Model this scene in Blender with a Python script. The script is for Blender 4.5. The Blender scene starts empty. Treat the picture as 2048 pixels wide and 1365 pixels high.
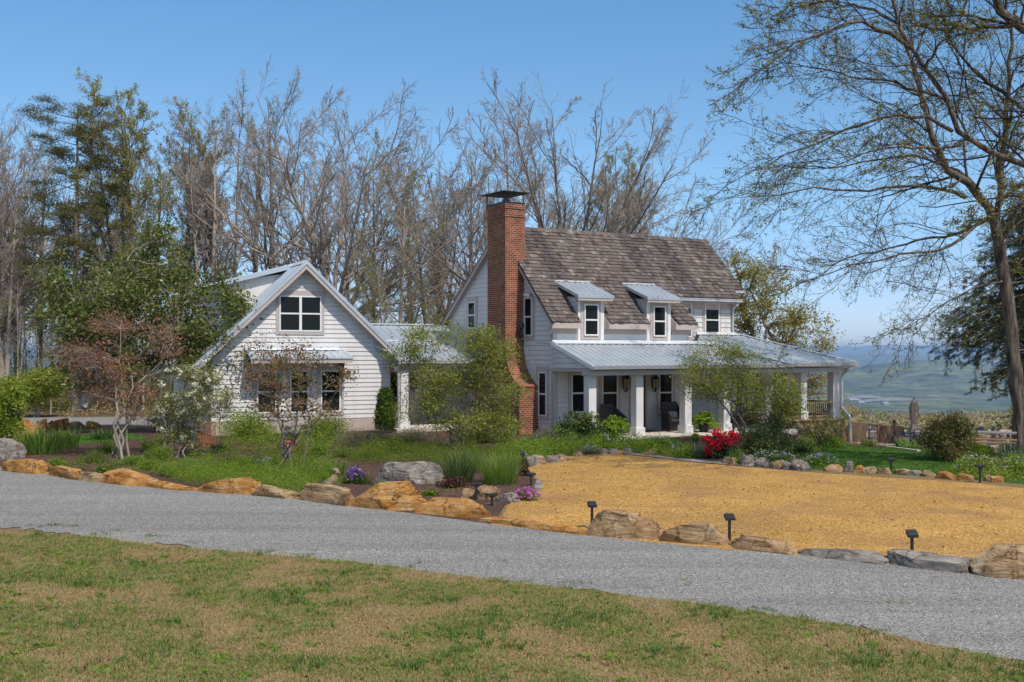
import bpy, bmesh, math, random
import numpy as np
from mathutils import Vector, noise as mnoise
R = math.radians
SC = bpy.context.scene
COL = SC.collection
rng = np.random.default_rng(7)
rnd = random.Random(11)

# ------------------------------------------------------------------ camera geometry
F, HY, CH = 2200.0, 700.0, 3.4          # focal length in photo pixels, horizon row, camera height
def P(px, py, D):                        # a photo pixel at a depth -> world point
    return Vector(((px - 1024) / F * D, D, CH - (py - HY) / F * D))
def gz(y, x=0.0):                        # the garden rises towards the house and falls towards the patio on the right
    a = 0.18 * min(1, max(0, (y - 33) / 8.0)); k = min(1, max(0, (x - 10.5) / 3))
    return a if k == 0 else a*(1-k) - .65*k*min(1, max(0, (y - 36)/11))
def G(px, py, dz=0.0):                   # a photo pixel on the ground
    D = CH * F / (py - HY)
    for _ in range(60):
        D = .5*D + .5*(CH - gz(D, (px - 1024) / F * D) - dz) * F / (py - HY)
    return Vector(((px - 1024) / F * D, D, gz(D, (px - 1024) / F * D) + dz))
def ppm(D): return F / D                 # photo pixels per metre

# ------------------------------------------------------------------ objects
def tag(o, label=None, cat=None, group=None, kind=None):
    if label: o['label'] = label
    if cat: o['category'] = cat
    if group: o['group'] = group
    if kind: o['kind'] = kind
    return o
def empty(name, loc=(0, 0, 0), rz=0.0, label=None, cat=None, group=None):
    o = bpy.data.objects.new(name, None); COL.objects.link(o)
    o.location = loc; o.rotation_euler = (0, 0, rz); o.empty_display_size = .2
    return tag(o, label, cat, group)
def link(name, me, parent=None):
    o = bpy.data.objects.new(name, me); COL.objects.link(o)
    if parent: o.parent = parent
    return o
def copy_tree(o, parent=None):
    c = o.copy(); COL.objects.link(c)
    if parent: c.parent = parent
    for ch in list(o.children): copy_tree(ch, c)
    return c
def np_mesh(name, V, faces, mats, mi=None, smooth=False):
    V = np.asarray(V, dtype=np.float32).reshape(-1, 3)
    me = bpy.data.meshes.new(name)
    me.vertices.add(len(V)); me.vertices.foreach_set('co', V.ravel())
    loops = np.concatenate([f.ravel() for f in faces]).astype(np.int32)
    tot = np.concatenate([np.full(len(f), f.shape[1]) for f in faces]).astype(np.int32)
    st = np.concatenate([[0], np.cumsum(tot)[:-1]]).astype(np.int32)
    me.loops.add(len(loops)); me.loops.foreach_set('vertex_index', loops)
    me.polygons.add(len(tot)); me.polygons.foreach_set('loop_start', st)
    try: me.polygons.foreach_set('loop_total', tot)
    except Exception: pass
    for m in mats: me.materials.append(m)
    if mi is not None: me.polygons.foreach_set('material_index', np.asarray(mi, dtype=np.int32))
    if smooth: me.polygons.foreach_set('use_smooth', np.ones(len(tot), dtype=bool))
    me.update(calc_edges=True)
    return me
def box_uv(me):                          # metre-scaled uv by the dominant axis of each face
    uv = me.uv_layers.new(name='uv')
    for p in me.polygons:
        n = p.normal; ax = max(range(3), key=lambda i: abs(n[i]))
        for li in p.loop_indices:
            c = me.vertices[me.loops[li].vertex_index].co
            uv.data[li].uv = (c.y, c.z) if ax == 0 else ((c.x, c.z) if ax == 1 else (c.x, c.y))

class MB:                                # collects shapes into one mesh
    def __init__(s): s.v = []; s.f = []; s.m = []; s.k = 0
    def add(s, vs, fs):
        b = len(s.v); s.v += [tuple(v) for v in vs]
        for f in fs: s.f.append([i + b for i in f]); s.m.append(s.k)
    def box(s, x0, x1, y0, y1, z0, z1):
        s.add([(x0,y0,z0),(x1,y0,z0),(x1,y1,z0),(x0,y1,z0),(x0,y0,z1),(x1,y0,z1),(x1,y1,z1),(x0,y1,z1)],
              [(0,3,2,1),(4,5,6,7),(0,1,5,4),(1,2,6,5),(2,3,7,6),(3,0,4,7)])
    def hull8(s, lo, hi):                # two quads joined into a solid
        s.add(list(lo) + list(hi), [(0,3,2,1),(4,5,6,7),(0,1,5,4),(1,2,6,5),(2,3,7,6),(3,0,4,7)])
    def slab(s, poly, off):              # polygon (3d) extruded by vector off
        n = len(poly); off = Vector(off)
        s.add([Vector(p) for p in poly] + [Vector(p) + off for p in poly],
              [tuple(range(n))[::-1], tuple(range(n, 2*n))] + [(i, (i+1) % n, n + (i+1) % n, n + i) for i in range(n)])
    def bar(s, a, b, w, h=None, up=(0,0,1)):   # rectangular bar between two points
        a = Vector(a); b = Vector(b); h = w if h is None else h
        t = (b - a).normalized(); u = Vector(up)
        if abs(t.dot(u)) > .98: u = Vector((0, 1, 0))
        x = t.cross(u).normalized(); y = x.cross(t).normalized()
        c = [(-w/2,-h/2),(w/2,-h/2),(w/2,h/2),(-w/2,h/2)]
        s.hull8([a + x*i + y*j for i, j in c], [b + x*i + y*j for i, j in c])
    def tube(s, pts, r, n=8, cap=True):
        pts = [Vector(p) for p in pts]; rs = r if hasattr(r, '__len__') else [r]*len(pts)
        vs = []; fs = []
        for i, p in enumerate(pts):
            t = (pts[min(i+1, len(pts)-1)] - pts[max(i-1, 0)]).normalized()
            u = Vector((0,0,1)) if abs(t.z) < .95 else Vector((1,0,0))
            x = t.cross(u).normalized(); y = t.cross(x).normalized()
            for k in range(n):
                a = 2*math.pi*k/n; vs.append(p + (x*math.cos(a) + y*math.sin(a))*rs[i])
        for i in range(len(pts)-1):
            for k in range(n):
                fs.append((i*n+k, i*n+(k+1) % n, (i+1)*n+(k+1) % n, (i+1)*n+k))
        if cap: fs += [tuple(range(n))[::-1], tuple(range((len(pts)-1)*n, len(pts)*n))]
        s.add(vs, fs)
    def lathe(s, prof, c=(0,0,0), n=16):
        vs = []; fs = []
        for r_, z in prof:
            for k in range(n):
                a = 2*math.pi*k/n; vs.append((c[0]+r_*math.cos(a), c[1]+r_*math.sin(a), c[2]+z))
        for i in range(len(prof)-1):
            for k in range(n): fs.append((i*n+k, i*n+(k+1) % n, (i+1)*n+(k+1) % n, (i+1)*n+k))
        fs += [tuple(range(n))[::-1], tuple(range((len(prof)-1)*n, len(prof)*n))]
        s.add(vs, fs)
    def build(s, name, mats, parent=None, uv=False, bevel=0, smooth=False):
        me = bpy.data.meshes.new(name); me.from_pydata(s.v, [], s.f)
        for m in (mats if isinstance(mats, (list, tuple)) else [mats]): me.materials.append(m)
        if any(s.m): me.polygons.foreach_set('material_index', s.m)
        me.update()
        if uv: box_uv(me)
        if smooth: me.polygons.foreach_set('use_smooth', [True]*len(me.polygons))
        o = link(name, me, parent)
        if bevel:
            b = o.modifiers.new('bevel', 'BEVEL'); b.width = bevel; b.segments = 2; b.limit_method = 'ANGLE'
        return o

def clip_range(poly, c, ax):             # convex polygon: extent along the other axis on the line coord[ax]=c
    lo = []; n = len(poly)
    for i in range(n):
        a = poly[i]; b = poly[(i+1) % n]
        if (a[ax]-c)*(b[ax]-c) <= 0 and abs(a[ax]-b[ax]) > 1e-9:
            t = (c-a[ax])/(b[ax]-a[ax]); lo.append(a[1-ax] + t*(b[1-ax]-a[1-ax]))
    return (min(lo), max(lo)) if len(lo) >= 2 else None

# ------------------------------------------------------------------ materials
def newmat(name):
    m = bpy.data.materials.new(name); m.use_nodes = True
    nt = m.node_tree; nt.nodes.clear()
    return m, nt, nt.nodes.new, nt.links.new
def ramp(nd, stops, interp='LINEAR'):
    r = nd('ShaderNodeValToRGB'); r.color_ramp.interpolation = interp
    e = r.color_ramp.elements
    while len(e) < len(stops): e.new(.5)
    for el, (p, c) in zip(e, stops): el.position = p; el.color = (*c, 1) if len(c) == 3 else c
    return r
def pbsdf(nd, rough=.8, spec=.3, metal=0.0):
    b = nd('ShaderNodeBsdfPrincipled'); b.inputs['Roughness'].default_value = rough
    b.inputs['Specular IOR Level'].default_value = spec; b.inputs['Metallic'].default_value = metal
    return b
def finish(nd, lk, sh):
    o = nd('ShaderNodeOutputMaterial'); lk(sh, o.inputs['Surface'])
def mix(nd, lk, fac, a, b, mode='MIX'):
    m = nd('ShaderNodeMix'); m.data_type = 'RGBA'; m.blend_type = mode
    for val, i in ((fac, 0), (a, 6), (b, 7)):
        if hasattr(val, 'links') or hasattr(val, 'is_linked'): lk(val, m.inputs[i])
        elif i == 0: m.inputs[0].default_value = val
        else: m.inputs[i].default_value = (*val, 1)
    return m.outputs[2]
def noise(nd, lk, co, scale, detail=4, rough=.6, dist=0):
    n = nd('ShaderNodeTexNoise'); n.inputs['Scale'].default_value = scale; n.inputs['Detail'].default_value = detail
    n.inputs['Roughness'].default_value = rough; n.inputs['Distortion'].default_value = dist
    if co: lk(co, n.inputs['Vector'])
    return n.outputs['Fac']
def bump(nd, lk, h, s, b, dist=.02):
    n = nd('ShaderNodeBump'); n.inputs['Strength'].default_value = s; n.inputs['Distance'].default_value = dist
    lk(h, n.inputs['Height']); lk(n.outputs[0], b.inputs['Normal']); return n
def mk(name, c1, c2=None, scale=4, rough=.8, bmp=0, detail=5, spec=.3, metal=0, bscale=None, lo=.35, hi=.65, stretch=None):
    m, nt, nd, lk = newmat(name); b = pbsdf(nd, rough, spec, metal)
    if c2 is None: b.inputs['Base Color'].default_value = (*c1, 1)
    tc = nd('ShaderNodeTexCoord'); co = tc.outputs['Object']
    if stretch:
        mp = nd('ShaderNodeMapping'); mp.inputs['Scale'].default_value = stretch; lk(co, mp.inputs['Vector']); co = mp.outputs[0]
    if c2 is not None:
        f = noise(nd, lk, co, scale, detail); r = ramp(nd, [(lo, c1), (hi, c2)]); lk(f, r.inputs[0])
        lk(r.outputs[0], b.inputs['Base Color'])
    if bmp: bump(nd, lk, noise(nd, lk, co, bscale or scale*3, 6), bmp, b)
    finish(nd, lk, b.outputs[0]); return m
def leafmat(name, cols, trans=.35, rough=.5, spec=.25):
    m, nt, nd, lk = newmat(name)
    g = nd('ShaderNodeNewGeometry'); n = len(cols)
    r = ramp(nd, [(i/max(1, n-1), c) for i, c in enumerate(cols)]); lk(g.outputs['Random Per Island'], r.inputs[0])
    b = pbsdf(nd, rough, spec); lk(r.outputs[0], b.inputs['Base Color'])
    t = nd('ShaderNodeBsdfTranslucent'); hs = nd('ShaderNodeHueSaturation'); hs.inputs['Value'].default_value = 1.25
    hs.inputs['Saturation'].default_value = 1.1
    lk(r.outputs[0], hs.inputs['Color']); lk(hs.outputs[0], t.inputs['Color'])
    mx = nd('ShaderNodeMixShader'); mx.inputs[0].default_value = trans
    lk(b.outputs[0], mx.inputs[1]); lk(t.outputs[0], mx.inputs[2]); finish(nd, lk, mx.outputs[0]); return m

M = {}
M['siding'] = mk('siding', (.565,.53,.50), (.65,.615,.59), 2.2, .55, .05, spec=.3, bscale=60, stretch=(1,1,.2), lo=.3, hi=.6)
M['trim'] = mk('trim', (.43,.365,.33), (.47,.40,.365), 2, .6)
M['white'] = mk('white_paint', (.74,.725,.71), (.68,.665,.65), 1.5, .45)
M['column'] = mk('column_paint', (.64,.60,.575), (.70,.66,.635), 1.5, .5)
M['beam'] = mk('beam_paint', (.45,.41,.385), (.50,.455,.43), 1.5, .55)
M['found'] = mk('foundation', (.42,.34,.29), (.48,.39,.335), 2, .85, .2)
M['concrete'] = mk('concrete', (.52,.46,.385), (.62,.555,.47), 1.7, .85, .15, bscale=30)
M['black'] = mk('black_metal', (.015,.015,.017), None, rough=.45, spec=.5)
M['darkwood'] = mk('dark_wood', (.06,.035,.025), (.10,.06,.04), 6, .6)
M['wood'] = mk('weathered_wood', (.25,.165,.09), (.35,.245,.14), 3, .75, .2, stretch=(1,1,8))
M['greywood'] = mk('grey_wood', (.18,.155,.14), (.27,.235,.21), 3, .8, .2)
M['redwood'] = mk('bracket_wood', (.16,.06,.035), (.22,.085,.05), 5, .7)
M['wicker'] = mk('wicker', (.13,.082,.05), (.21,.14,.09), 28, .75, .6, bscale=60)
M['darkwicker'] = mk('dark_wicker', (.055,.045,.04), (.095,.08,.072), 28, .75, .6, bscale=60)
M['cushion'] = mk('cushion', (.30,.26,.235), (.36,.315,.285), 8, .9)
M['canvas'] = mk('umbrella_canvas', (.30,.24,.19), (.38,.31,.25), 6, .9)
M['sling'] = mk('sling_fabric', (.28,.22,.165), (.34,.275,.21), 10, .85)
M['terracotta'] = mk('terracotta', (.34,.12,.075), (.42,.17,.11), 4, .85, .2)
M['teal'] = mk('teal_glaze', (.02,.14,.15), (.03,.2,.2), 4, .25, spec=.5)
M['galv'] = mk('galvanised_gutter', (.50,.50,.50), (.60,.60,.60), 3, .4, metal=.3, spec=.5)
M['rust'] = mk('rusty_iron', (.32,.10,.03), (.42,.15,.05), 9, .85, .3)
M['ornament'] = mk('brown_resin', (.22,.145,.095), (.28,.19,.13), 8, .7, .2)

def glass_mat():
    m, nt, nd, lk = newmat('window_glass'); b = pbsdf(nd, .03, .13)
    b.inputs['Base Color'].default_value = (.010,.012,.012,1)
    tc = nd('ShaderNodeTexCoord'); bump(nd, lk, noise(nd, lk, tc.outputs['Object'], 1.1, 1), .06, b, .05)
    finish(nd, lk, b.outputs[0]); return m
M['glass'] = glass_mat()
def metal_roof():
    m, nt, nd, lk = newmat('metal_roofing'); b = pbsdf(nd, .38, .5, .55)
    tc = nd('ShaderNodeTexCoord'); f = noise(nd, lk, tc.outputs['Object'], .9, 5); f2 = noise(nd, lk, tc.outputs['Object'], 14, 3)
    r = ramp(nd, [(.3, (.46,.50,.53)), (.7, (.60,.63,.65))]); lk(f, r.inputs[0]); lk(r.outputs[0], b.inputs['Base Color'])
    rr = ramp(nd, [(.3, (.30,)*3), (.7, (.5,)*3)]); lk(f2, rr.inputs[0]); lk(rr.outputs[0], b.inputs['Roughness'])
    finish(nd, lk, b.outputs[0]); return m
M['metal'] = metal_roof()
M['flash'] = mk('white_flashing', (.66,.68,.69), (.74,.75,.76), 1.5, .4, metal=.3, spec=.5)
def shake_mat():
    m, nt, nd, lk = newmat('cedar_shakes'); b = pbsdf(nd, .85, .2)
    g = nd('ShaderNodeNewGeometry'); tc = nd('ShaderNodeTexCoord')
    r = ramp(nd, [(0, (.075,.06,.052)), (.25, (.125,.103,.092)), (.5, (.155,.133,.122)), (.78, (.145,.125,.122)), (.95, (.215,.19,.168)), (1, (.27,.24,.215))])
    lk(g.outputs['Random Per Island'], r.inputs[0])
    mp = nd('ShaderNodeMapping'); mp.inputs['Scale'].default_value = (30,3,3); lk(tc.outputs['Object'], mp.inputs['Vector'])
    f = noise(nd, lk, mp.outputs[0], 1.6, 5); r2 = ramp(nd, [(.3, (.62,.6,.6)), (.7, (1.15,1.12,1.1))]); lk(f, r2.inputs[0])
    c = mix(nd, lk, 1.0, r.outputs[0], r2.outputs[0], 'MULTIPLY')
    mp2 = nd('ShaderNodeMapping'); mp2.inputs['Scale'].default_value = (.9,.12,.12); lk(tc.outputs['Object'], mp2.inputs['Vector'])
    f3 = noise(nd, lk, mp2.outputs[0], 1.1, 3); r3 = ramp(nd, [(.36, (.66,.63,.65)), (.56, (1.08,1.05,1.0))]); lk(f3, r3.inputs[0])
    c = mix(nd, lk, 1.0, c, r3.outputs[0], 'MULTIPLY')
    lk(c, b.inputs['Base Color']); bump(nd, lk, f, .5, b, .01); finish(nd, lk, b.outputs[0]); return m
M['shake'] = shake_mat()
def brick_mat():
    m, nt, nd, lk = newmat('red_brick'); b = pbsdf(nd, .85, .2)
    uv = nd('ShaderNodeUVMap'); uv.uv_map = 'uv'
    t = nd('ShaderNodeTexBrick'); lk(uv.outputs[0], t.inputs['Vector'])
    t.inputs['Scale'].default_value = 1.0; t.inputs['Brick Width'].default_value = .215; t.inputs['Row Height'].default_value = .078
    t.inputs['Mortar Size'].default_value = .0075; t.inputs['Mortar Smooth'].default_value = .2; t.inputs['Bias'].default_value = -.1
    t.inputs['Color1'].default_value = (.27,.075,.032,1); t.inputs['Color2'].default_value = (.12,.034,.018,1); t.inputs['Mortar'].default_value = (.42,.32,.24,1)
    f = noise(nd, lk, uv.outputs[0], 2.3, 4); r = ramp(nd, [(.3, (.72,.7,.7)), (.7, (1.2,1.15,1.1))]); lk(f, r.inputs[0])
    c = mix(nd, lk, 1.0, t.outputs['Color'], r.outputs[0], 'MULTIPLY'); lk(c, b.inputs['Base Color'])
    bump(nd, lk, t.outputs['Fac'], -.6, b, .01); finish(nd, lk, b.outputs[0]); return m
M['brick'] = brick_mat()
def gravel_mat(name, cols, scale, patch=None, tracks=None):
    m, nt, nd, lk = newmat(name); b = pbsdf(nd, .9, .2); tc = nd('ShaderNodeTexCoord'); co = tc.outputs['Object']
    v = nd('ShaderNodeTexVoronoi'); v.inputs['Scale'].default_value = scale; lk(co, v.inputs['Vector'])
    sx = nd('ShaderNodeSeparateColor'); lk(v.outputs['Color'], sx.inputs[0])
    r = ramp(nd, cols); lk(sx.outputs[0], r.inputs[0]); c = r.outputs[0]
    cl = co
    if tracks:                                       # long streaks of compacted and loose stone along the way cars go
        mp = nd('ShaderNodeMapping'); mp.inputs['Rotation'].default_value = (0,0,tracks); mp.inputs['Scale'].default_value = (.10,1.7,1); lk(co, mp.inputs['Vector']); cl = mp.outputs[0]
    f = noise(nd, lk, cl, .35 if not tracks else .55, 5, .65); r2 = ramp(nd, [(.33, (.80,.80,.80)), (.67, (1.12,1.12,1.12))]); lk(f, r2.inputs[0])
    c = mix(nd, lk, 1.0, c, r2.outputs[0], 'MULTIPLY')
    if patch:
        f2 = noise(nd, lk, co, patch[1], 6, .7); r3 = ramp(nd, [(patch[2], (0,0,0)), (patch[3], (1,1,1))]); lk(f2, r3.inputs[0])
        c = mix(nd, lk, r3.outputs[0], c, patch[0])
    lk(c, b.inputs['Base Color']); bump(nd, lk, v.outputs['Distance'], -1.0, b, .02 if scale < 60 else .012)
    finish(nd, lk, b.outputs[0]); return m
M['drive'] = gravel_mat('grey_gravel', [(0,(.06,.057,.053)), (.3,(.16,.153,.143)), (.6,(.24,.23,.216)), (.85,(.32,.308,.287)), (.96,(.40,.33,.265)), (1,(.6,.565,.51))], 62, ((.30,.235,.165), .8, .66, .86), R(33))
M['yellow'] = gravel_mat('pea_gravel', [(0,(.11,.048,.010)), (.25,(.31,.15,.032)), (.55,(.44,.235,.054)), (.85,(.54,.31,.088)), (1,(.74,.52,.22))], 48, ((.235,.135,.06), .55, .48, .74))  # brown patches: leaf litter and tree shade, both put into the colour
M['mulch'] = gravel_mat('mulch', [(0,(.03,.015,.011)), (.5,(.08,.042,.032)), (1,(.16,.09,.068))], 24, ((.16,.10,.07), 1.3, .6, .75))
def lawn_mat(name, a, b_, c_, scale=.8):
    m, nt, nd, lk = newmat(name); b = pbsdf(nd, .95, .1); tc = nd('ShaderNodeTexCoord'); co = tc.outputs['Object']
    f = noise(nd, lk, co, scale, 6, .7); r = ramp(nd, [(.32, a), (.5, b_), (.66, c_)]); lk(f, r.inputs[0])
    g = noise(nd, lk, co, 45, 4, .7); r2 = ramp(nd, [(.3, (.55,.55,.55)), (.7, (1.3,1.3,1.3))]); lk(g, r2.inputs[0])
    lk(mix(nd, lk, 1.0, r.outputs[0], r2.outputs[0], 'MULTIPLY'), b.inputs['Base Color']); bump(nd, lk, g, 1.0, b, .04)
    finish(nd, lk, b.outputs[0]); return m
M['dry'] = lawn_mat('dry_turf', (.19,.165,.06), (.27,.185,.095), (.31,.205,.115))
M['green'] = lawn_mat('green_turf', (.05,.11,.012), (.07,.15,.018), (.095,.175,.028), 1.5)
M['forestfloor'] = lawn_mat('leaf_litter', (.10,.085,.035), (.17,.11,.07), (.20,.14,.095))
M['patio'] = mk('patio_stone', (.36,.25,.19), (.47,.34,.26), 1.4, .85, .2)
def rock_mat(name, cols, crack=.25):
    m, nt, nd, lk = newmat(name); b = pbsdf(nd, .9, .2); tc = nd('ShaderNodeTexCoord'); co = tc.outputs['Object']
    oi = nd('ShaderNodeObjectInfo'); add = nd('ShaderNodeVectorMath'); add.operation = 'ADD'
    sc = nd('ShaderNodeVectorMath'); sc.operation = 'SCALE'; sc.inputs['Scale'].default_value = 37.0
    cx = nd('ShaderNodeCombineXYZ'); lk(oi.outputs['Random'], cx.inputs[0]); lk(oi.outputs['Random'], cx.inputs[2]); lk(cx.outputs[0], sc.inputs[0])
    lk(co, add.inputs[0]); lk(sc.outputs[0], add.inputs[1]); co = add.outputs[0]
    f = noise(nd, lk, co, 2.2, 7, .65, .6); r = ramp(nd, [(.28 + .44*i/(len(cols)-1), c) for i, c in enumerate(cols)]); lk(f, r.inputs[0])
    mp = nd('ShaderNodeMapping'); mp.inputs['Scale'].default_value = (.8,.8,4); mp.inputs['Rotation'].default_value = (.25,.15,0); lk(co, mp.inputs['Vector'])
    g = noise(nd, lk, mp.outputs[0], 2.5, 8, .7, 1.0); r2 = ramp(nd, [(.33, (.5,.46,.44)), (.45, (.95,.94,.92)), (.70, (1.3,1.32,1.36))]); lk(g, r2.inputs[0])
    c = mix(nd, lk, 1.0, r.outputs[0], r2.outputs[0], 'MULTIPLY')
    h = noise(nd, lk, co, 24, 6, .7); r4 = ramp(nd, [(.3,(.75,)*3), (.7,(1.18,)*3)]); lk(h, r4.inputs[0])
    c = mix(nd, lk, 1.0, c, r4.outputs[0], 'MULTIPLY')
    wp = nd('ShaderNodeVectorMath'); wp.operation = 'ADD'; nz = nd('ShaderNodeTexNoise'); nz.inputs['Scale'].default_value = 3.; lk(co, nz.inputs['Vector']); lk(co, wp.inputs[0]); lk(nz.outputs['Color'], wp.inputs[1])
    vo = nd('ShaderNodeTexVoronoi'); vo.feature = 'DISTANCE_TO_EDGE'; vo.inputs['Scale'].default_value = 1.25; lk(wp.outputs[0], vo.inputs['Vector'])
    r5 = ramp(nd, [(0, (.28,.24,.21)), (.022, (.8,.78,.76)), (.05, (1,1,1))]); lk(vo.outputs['Distance'], r5.inputs[0]); c = mix(nd, lk, 1.0, c, r5.outputs[0], 'MULTIPLY')
    lk(c, b.inputs['Base Color']); bp = bump(nd, lk, g, 1.0, b, .07); b2 = nd('ShaderNodeBump'); b2.inputs['Strength'].default_value = .9; b2.inputs['Distance'].default_value = .012
    lk(h, b2.inputs['Height']); lk(bp.outputs[0], b2.inputs['Normal']); lk(b2.outputs[0], b.inputs['Normal'])
    finish(nd, lk, b.outputs[0]); return m
M['sand'] = rock_mat('orange_sandstone', [(.19,.07,.018), (.36,.15,.038), (.42,.205,.062), (.46,.27,.11), (.5,.40,.27)])
M['tan'] = rock_mat('tan_sandstone', [(.20,.10,.05), (.33,.20,.10), (.40,.27,.15), (.45,.35,.235)])
M['grey'] = rock_mat('grey_sandstone', [(.14,.115,.095), (.23,.19,.16), (.30,.26,.225), (.38,.33,.27)])
def bark_mat(name, a, b_, sc=6):
    return mk(name, a, b_, sc, .9, .6, spec=.15, stretch=(1,1,.25), bscale=sc*2.5)
M['bark'] = bark_mat('bark', (.13,.102,.08), (.27,.22,.178))
M['barkoak'] = mk('oak_bark', (.045,.034,.027), (.19,.15,.12), 9, .95, 1.0, detail=8, spec=.1, stretch=(1,1,.16), bscale=22, lo=.38, hi=.62)
M['barkp'] = bark_mat('pale_bark', (.24,.195,.155), (.42,.35,.285))
M['barkw'] = bark_mat('white_bark', (.34,.30,.25), (.5,.45,.39))
M['twig'] = mk('twigs', (.23,.185,.15), (.34,.275,.225), .6, .9, spec=.1)
M['twigd'] = mk('dark_twigs', (.045,.034,.027), (.085,.066,.052), .6, .9, spec=.1)
M['twigr'] = mk('reddish_twigs', (.265,.195,.175), (.35,.26,.23), .6, .9, spec=.1)
M['Loak'] = leafmat('oak_buds', [(.16,.16,.03), (.25,.24,.045), (.30,.25,.06), (.2,.22,.045)], .4)
M['Lbud'] = leafmat('yellowgreen_buds', [(.23,.225,.05), (.31,.29,.07), (.36,.32,.10)], .4)
M['Lgold'] = leafmat('golden_leaves', [(.22,.2,.03), (.32,.27,.035), (.40,.32,.05), (.28,.27,.045)], .4)
M['Lpine'] = leafmat('pine_needles', [(.08,.085,.025), (.13,.12,.033), (.17,.13,.045), (.08,.115,.03)], .2)
M['Lholly'] = leafmat('evergreen_leaves', [(.045,.07,.014), (.08,.115,.022), (.135,.165,.03), (.21,.215,.05)], .25, .4, .35)
M['Lhem'] = leafmat('hemlock_needles', [(.016,.034,.014), (.03,.055,.018), (.06,.085,.022), (.11,.12,.03)], .2)
M['Lcopper'] = leafmat('copper_leaves', [(.24,.085,.04), (.34,.14,.075), (.40,.20,.12), (.16,.13,.035)], .4)
M['Lbrown'] = leafmat('bronze_leaves', [(.13,.07,.03), (.20,.10,.05), (.26,.13,.075), (.10,.09,.025)], .35)
M['Lspring'] = leafmat('spring_leaves', [(.22,.25,.035), (.30,.33,.05), (.36,.37,.07), (.16,.2,.03)], .45)
M['Lolive'] = leafmat('olive_leaves', [(.11,.125,.03), (.18,.185,.04), (.23,.225,.055)], .4)
M['Ldark'] = leafmat('dark_leaves', [(.018,.034,.012), (.035,.06,.018), (.06,.085,.025)], .2)
M['Lgreen'] = leafmat('green_leaves', [(.075,.14,.018), (.13,.225,.025), (.19,.285,.035), (.25,.32,.05)], .4)
M['Llime'] = leafmat('lime_leaves', [(.15,.23,.022), (.22,.31,.03), (.29,.37,.05)], .45)
M['Lsilver'] = leafmat('silver_leaves', [(.15,.16,.13), (.22,.23,.19), (.28,.29,.26)], .3)
M['Lgrey'] = leafmat('lavender_stems', [(.17,.145,.11), (.25,.205,.16), (.21,.19,.13)], .3)
M['Lblade'] = leafmat('strap_leaves', [(.05,.09,.02), (.085,.135,.03), (.13,.18,.05), (.18,.2,.08)], .35)
M['Lgrass'] = leafmat('grass_blades', [(.11,.165,.03), (.17,.235,.04), (.23,.27,.06), (.30,.28,.10)], .35)
M['Ldry'] = leafmat('dry_blades', [(.36,.245,.105), (.46,.33,.15), (.54,.42,.215), (.28,.175,.085)], .3)
M['Lcream'] = leafmat('cream_blossom', [(.62,.60,.40), (.72,.70,.52), (.8,.78,.66)], .3)
M['Lred'] = leafmat('red_blossom', [(.38,.004,.014), (.68,.014,.04), (.55,.008,.03), (.75,.04,.08)], .3)
M['Lpurple'] = leafmat('purple_blossom', [(.20,.06,.38), (.32,.12,.5), (.5,.3,.62), (.14,.03,.3)], .3)
M['Lpink'] = leafmat('pink_blossom', [(.5,.12,.42), (.62,.2,.52), (.42,.08,.36)], .3)
M['Llilac'] = leafmat('lilac_blossom', [(.40,.32,.52), (.55,.48,.62), (.62,.58,.66)], .3)
M['Lyellow'] = leafmat('yellow_blossom', [(.45,.36,.02), (.55,.42,.03)], .4)
M['Lthuja'] = leafmat('thuja_sprays', [(.035,.075,.008), (.07,.12,.012), (.11,.16,.02)], .25)
M['Lfern'] = leafmat('fern_fronds', [(.16,.26,.025), (.25,.36,.04), (.33,.42,.07)], .45)

# ------------------------------------------------------------------ branching growth (vectorised)
def norm(a): return a / np.maximum(np.linalg.norm(a, axis=-1, keepdims=True), 1e-9)
def resample(pts, n):
    p = np.array([tuple(q) for q in pts], float); d = np.r_[0, np.cumsum(np.linalg.norm(np.diff(p, axis=0), axis=1))]
    t = np.linspace(0, d[-1], n); return np.stack([np.interp(t, d, p[:, k]) for k in range(3)], 1)
def grow(g, Pp, Rp, m, t0, t1, ang, ratio, n, wig, trop, rr, flat=0.0, endbias=.5, rmin=.006, bias=None):
    B, k, _ = Pp.shape
    t = t0 + (t1 - t0) * (np.arange(m)[None] + g.random((B, m))) / m
    x = t * (k - 1); i0 = np.minimum(x.astype(int), k - 2); fr = (x - i0)[..., None]; b = np.arange(B)[:, None]
    st = Pp[b, i0]*(1-fr) + Pp[b, i0+1]*fr; tan = norm(Pp[b, i0+1] - Pp[b, i0])
    rad = Rp[b, i0]*(1-fr[..., 0]) + Rp[b, i0+1]*fr[..., 0]
    L = np.linalg.norm(np.diff(Pp, axis=1), axis=2).sum(1)[:, None]
    rv = g.normal(size=st.shape); rv[..., 2] *= (1 - flat)
    pr = norm(np.cross(tan, np.cross(rv, tan)))
    a = ang * (.65 + .7*g.random((B, m)))[..., None]
    d = norm(np.cos(a)*tan + np.sin(a)*pr)
    if bias is not None: d = norm(d + np.array(bias))
    ln = L * ratio * (1 - endbias*t) * (.65 + .7*g.random((B, m)))
    st = st.reshape(-1, 3); d = d.reshape(-1, 3); ln = ln.reshape(-1); rad = rad.reshape(-1)
    N = len(st); out = np.empty((N, n, 3)); out[:, 0] = st; step = (ln/(n-1))[:, None]
    tr = np.array(trop, float) if hasattr(trop, '__len__') else np.array((0, 0, trop), float)
    for i in range(1, n):
        d = norm(d + wig*g.normal(size=d.shape) + tr); out[:, i] = out[:, i-1] + d*step
    r0 = np.maximum(rad*rr, rmin); rs = r0[:, None]*np.linspace(1, .35, n)[None]
    return out, np.maximum(rs, rmin*.7)
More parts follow.
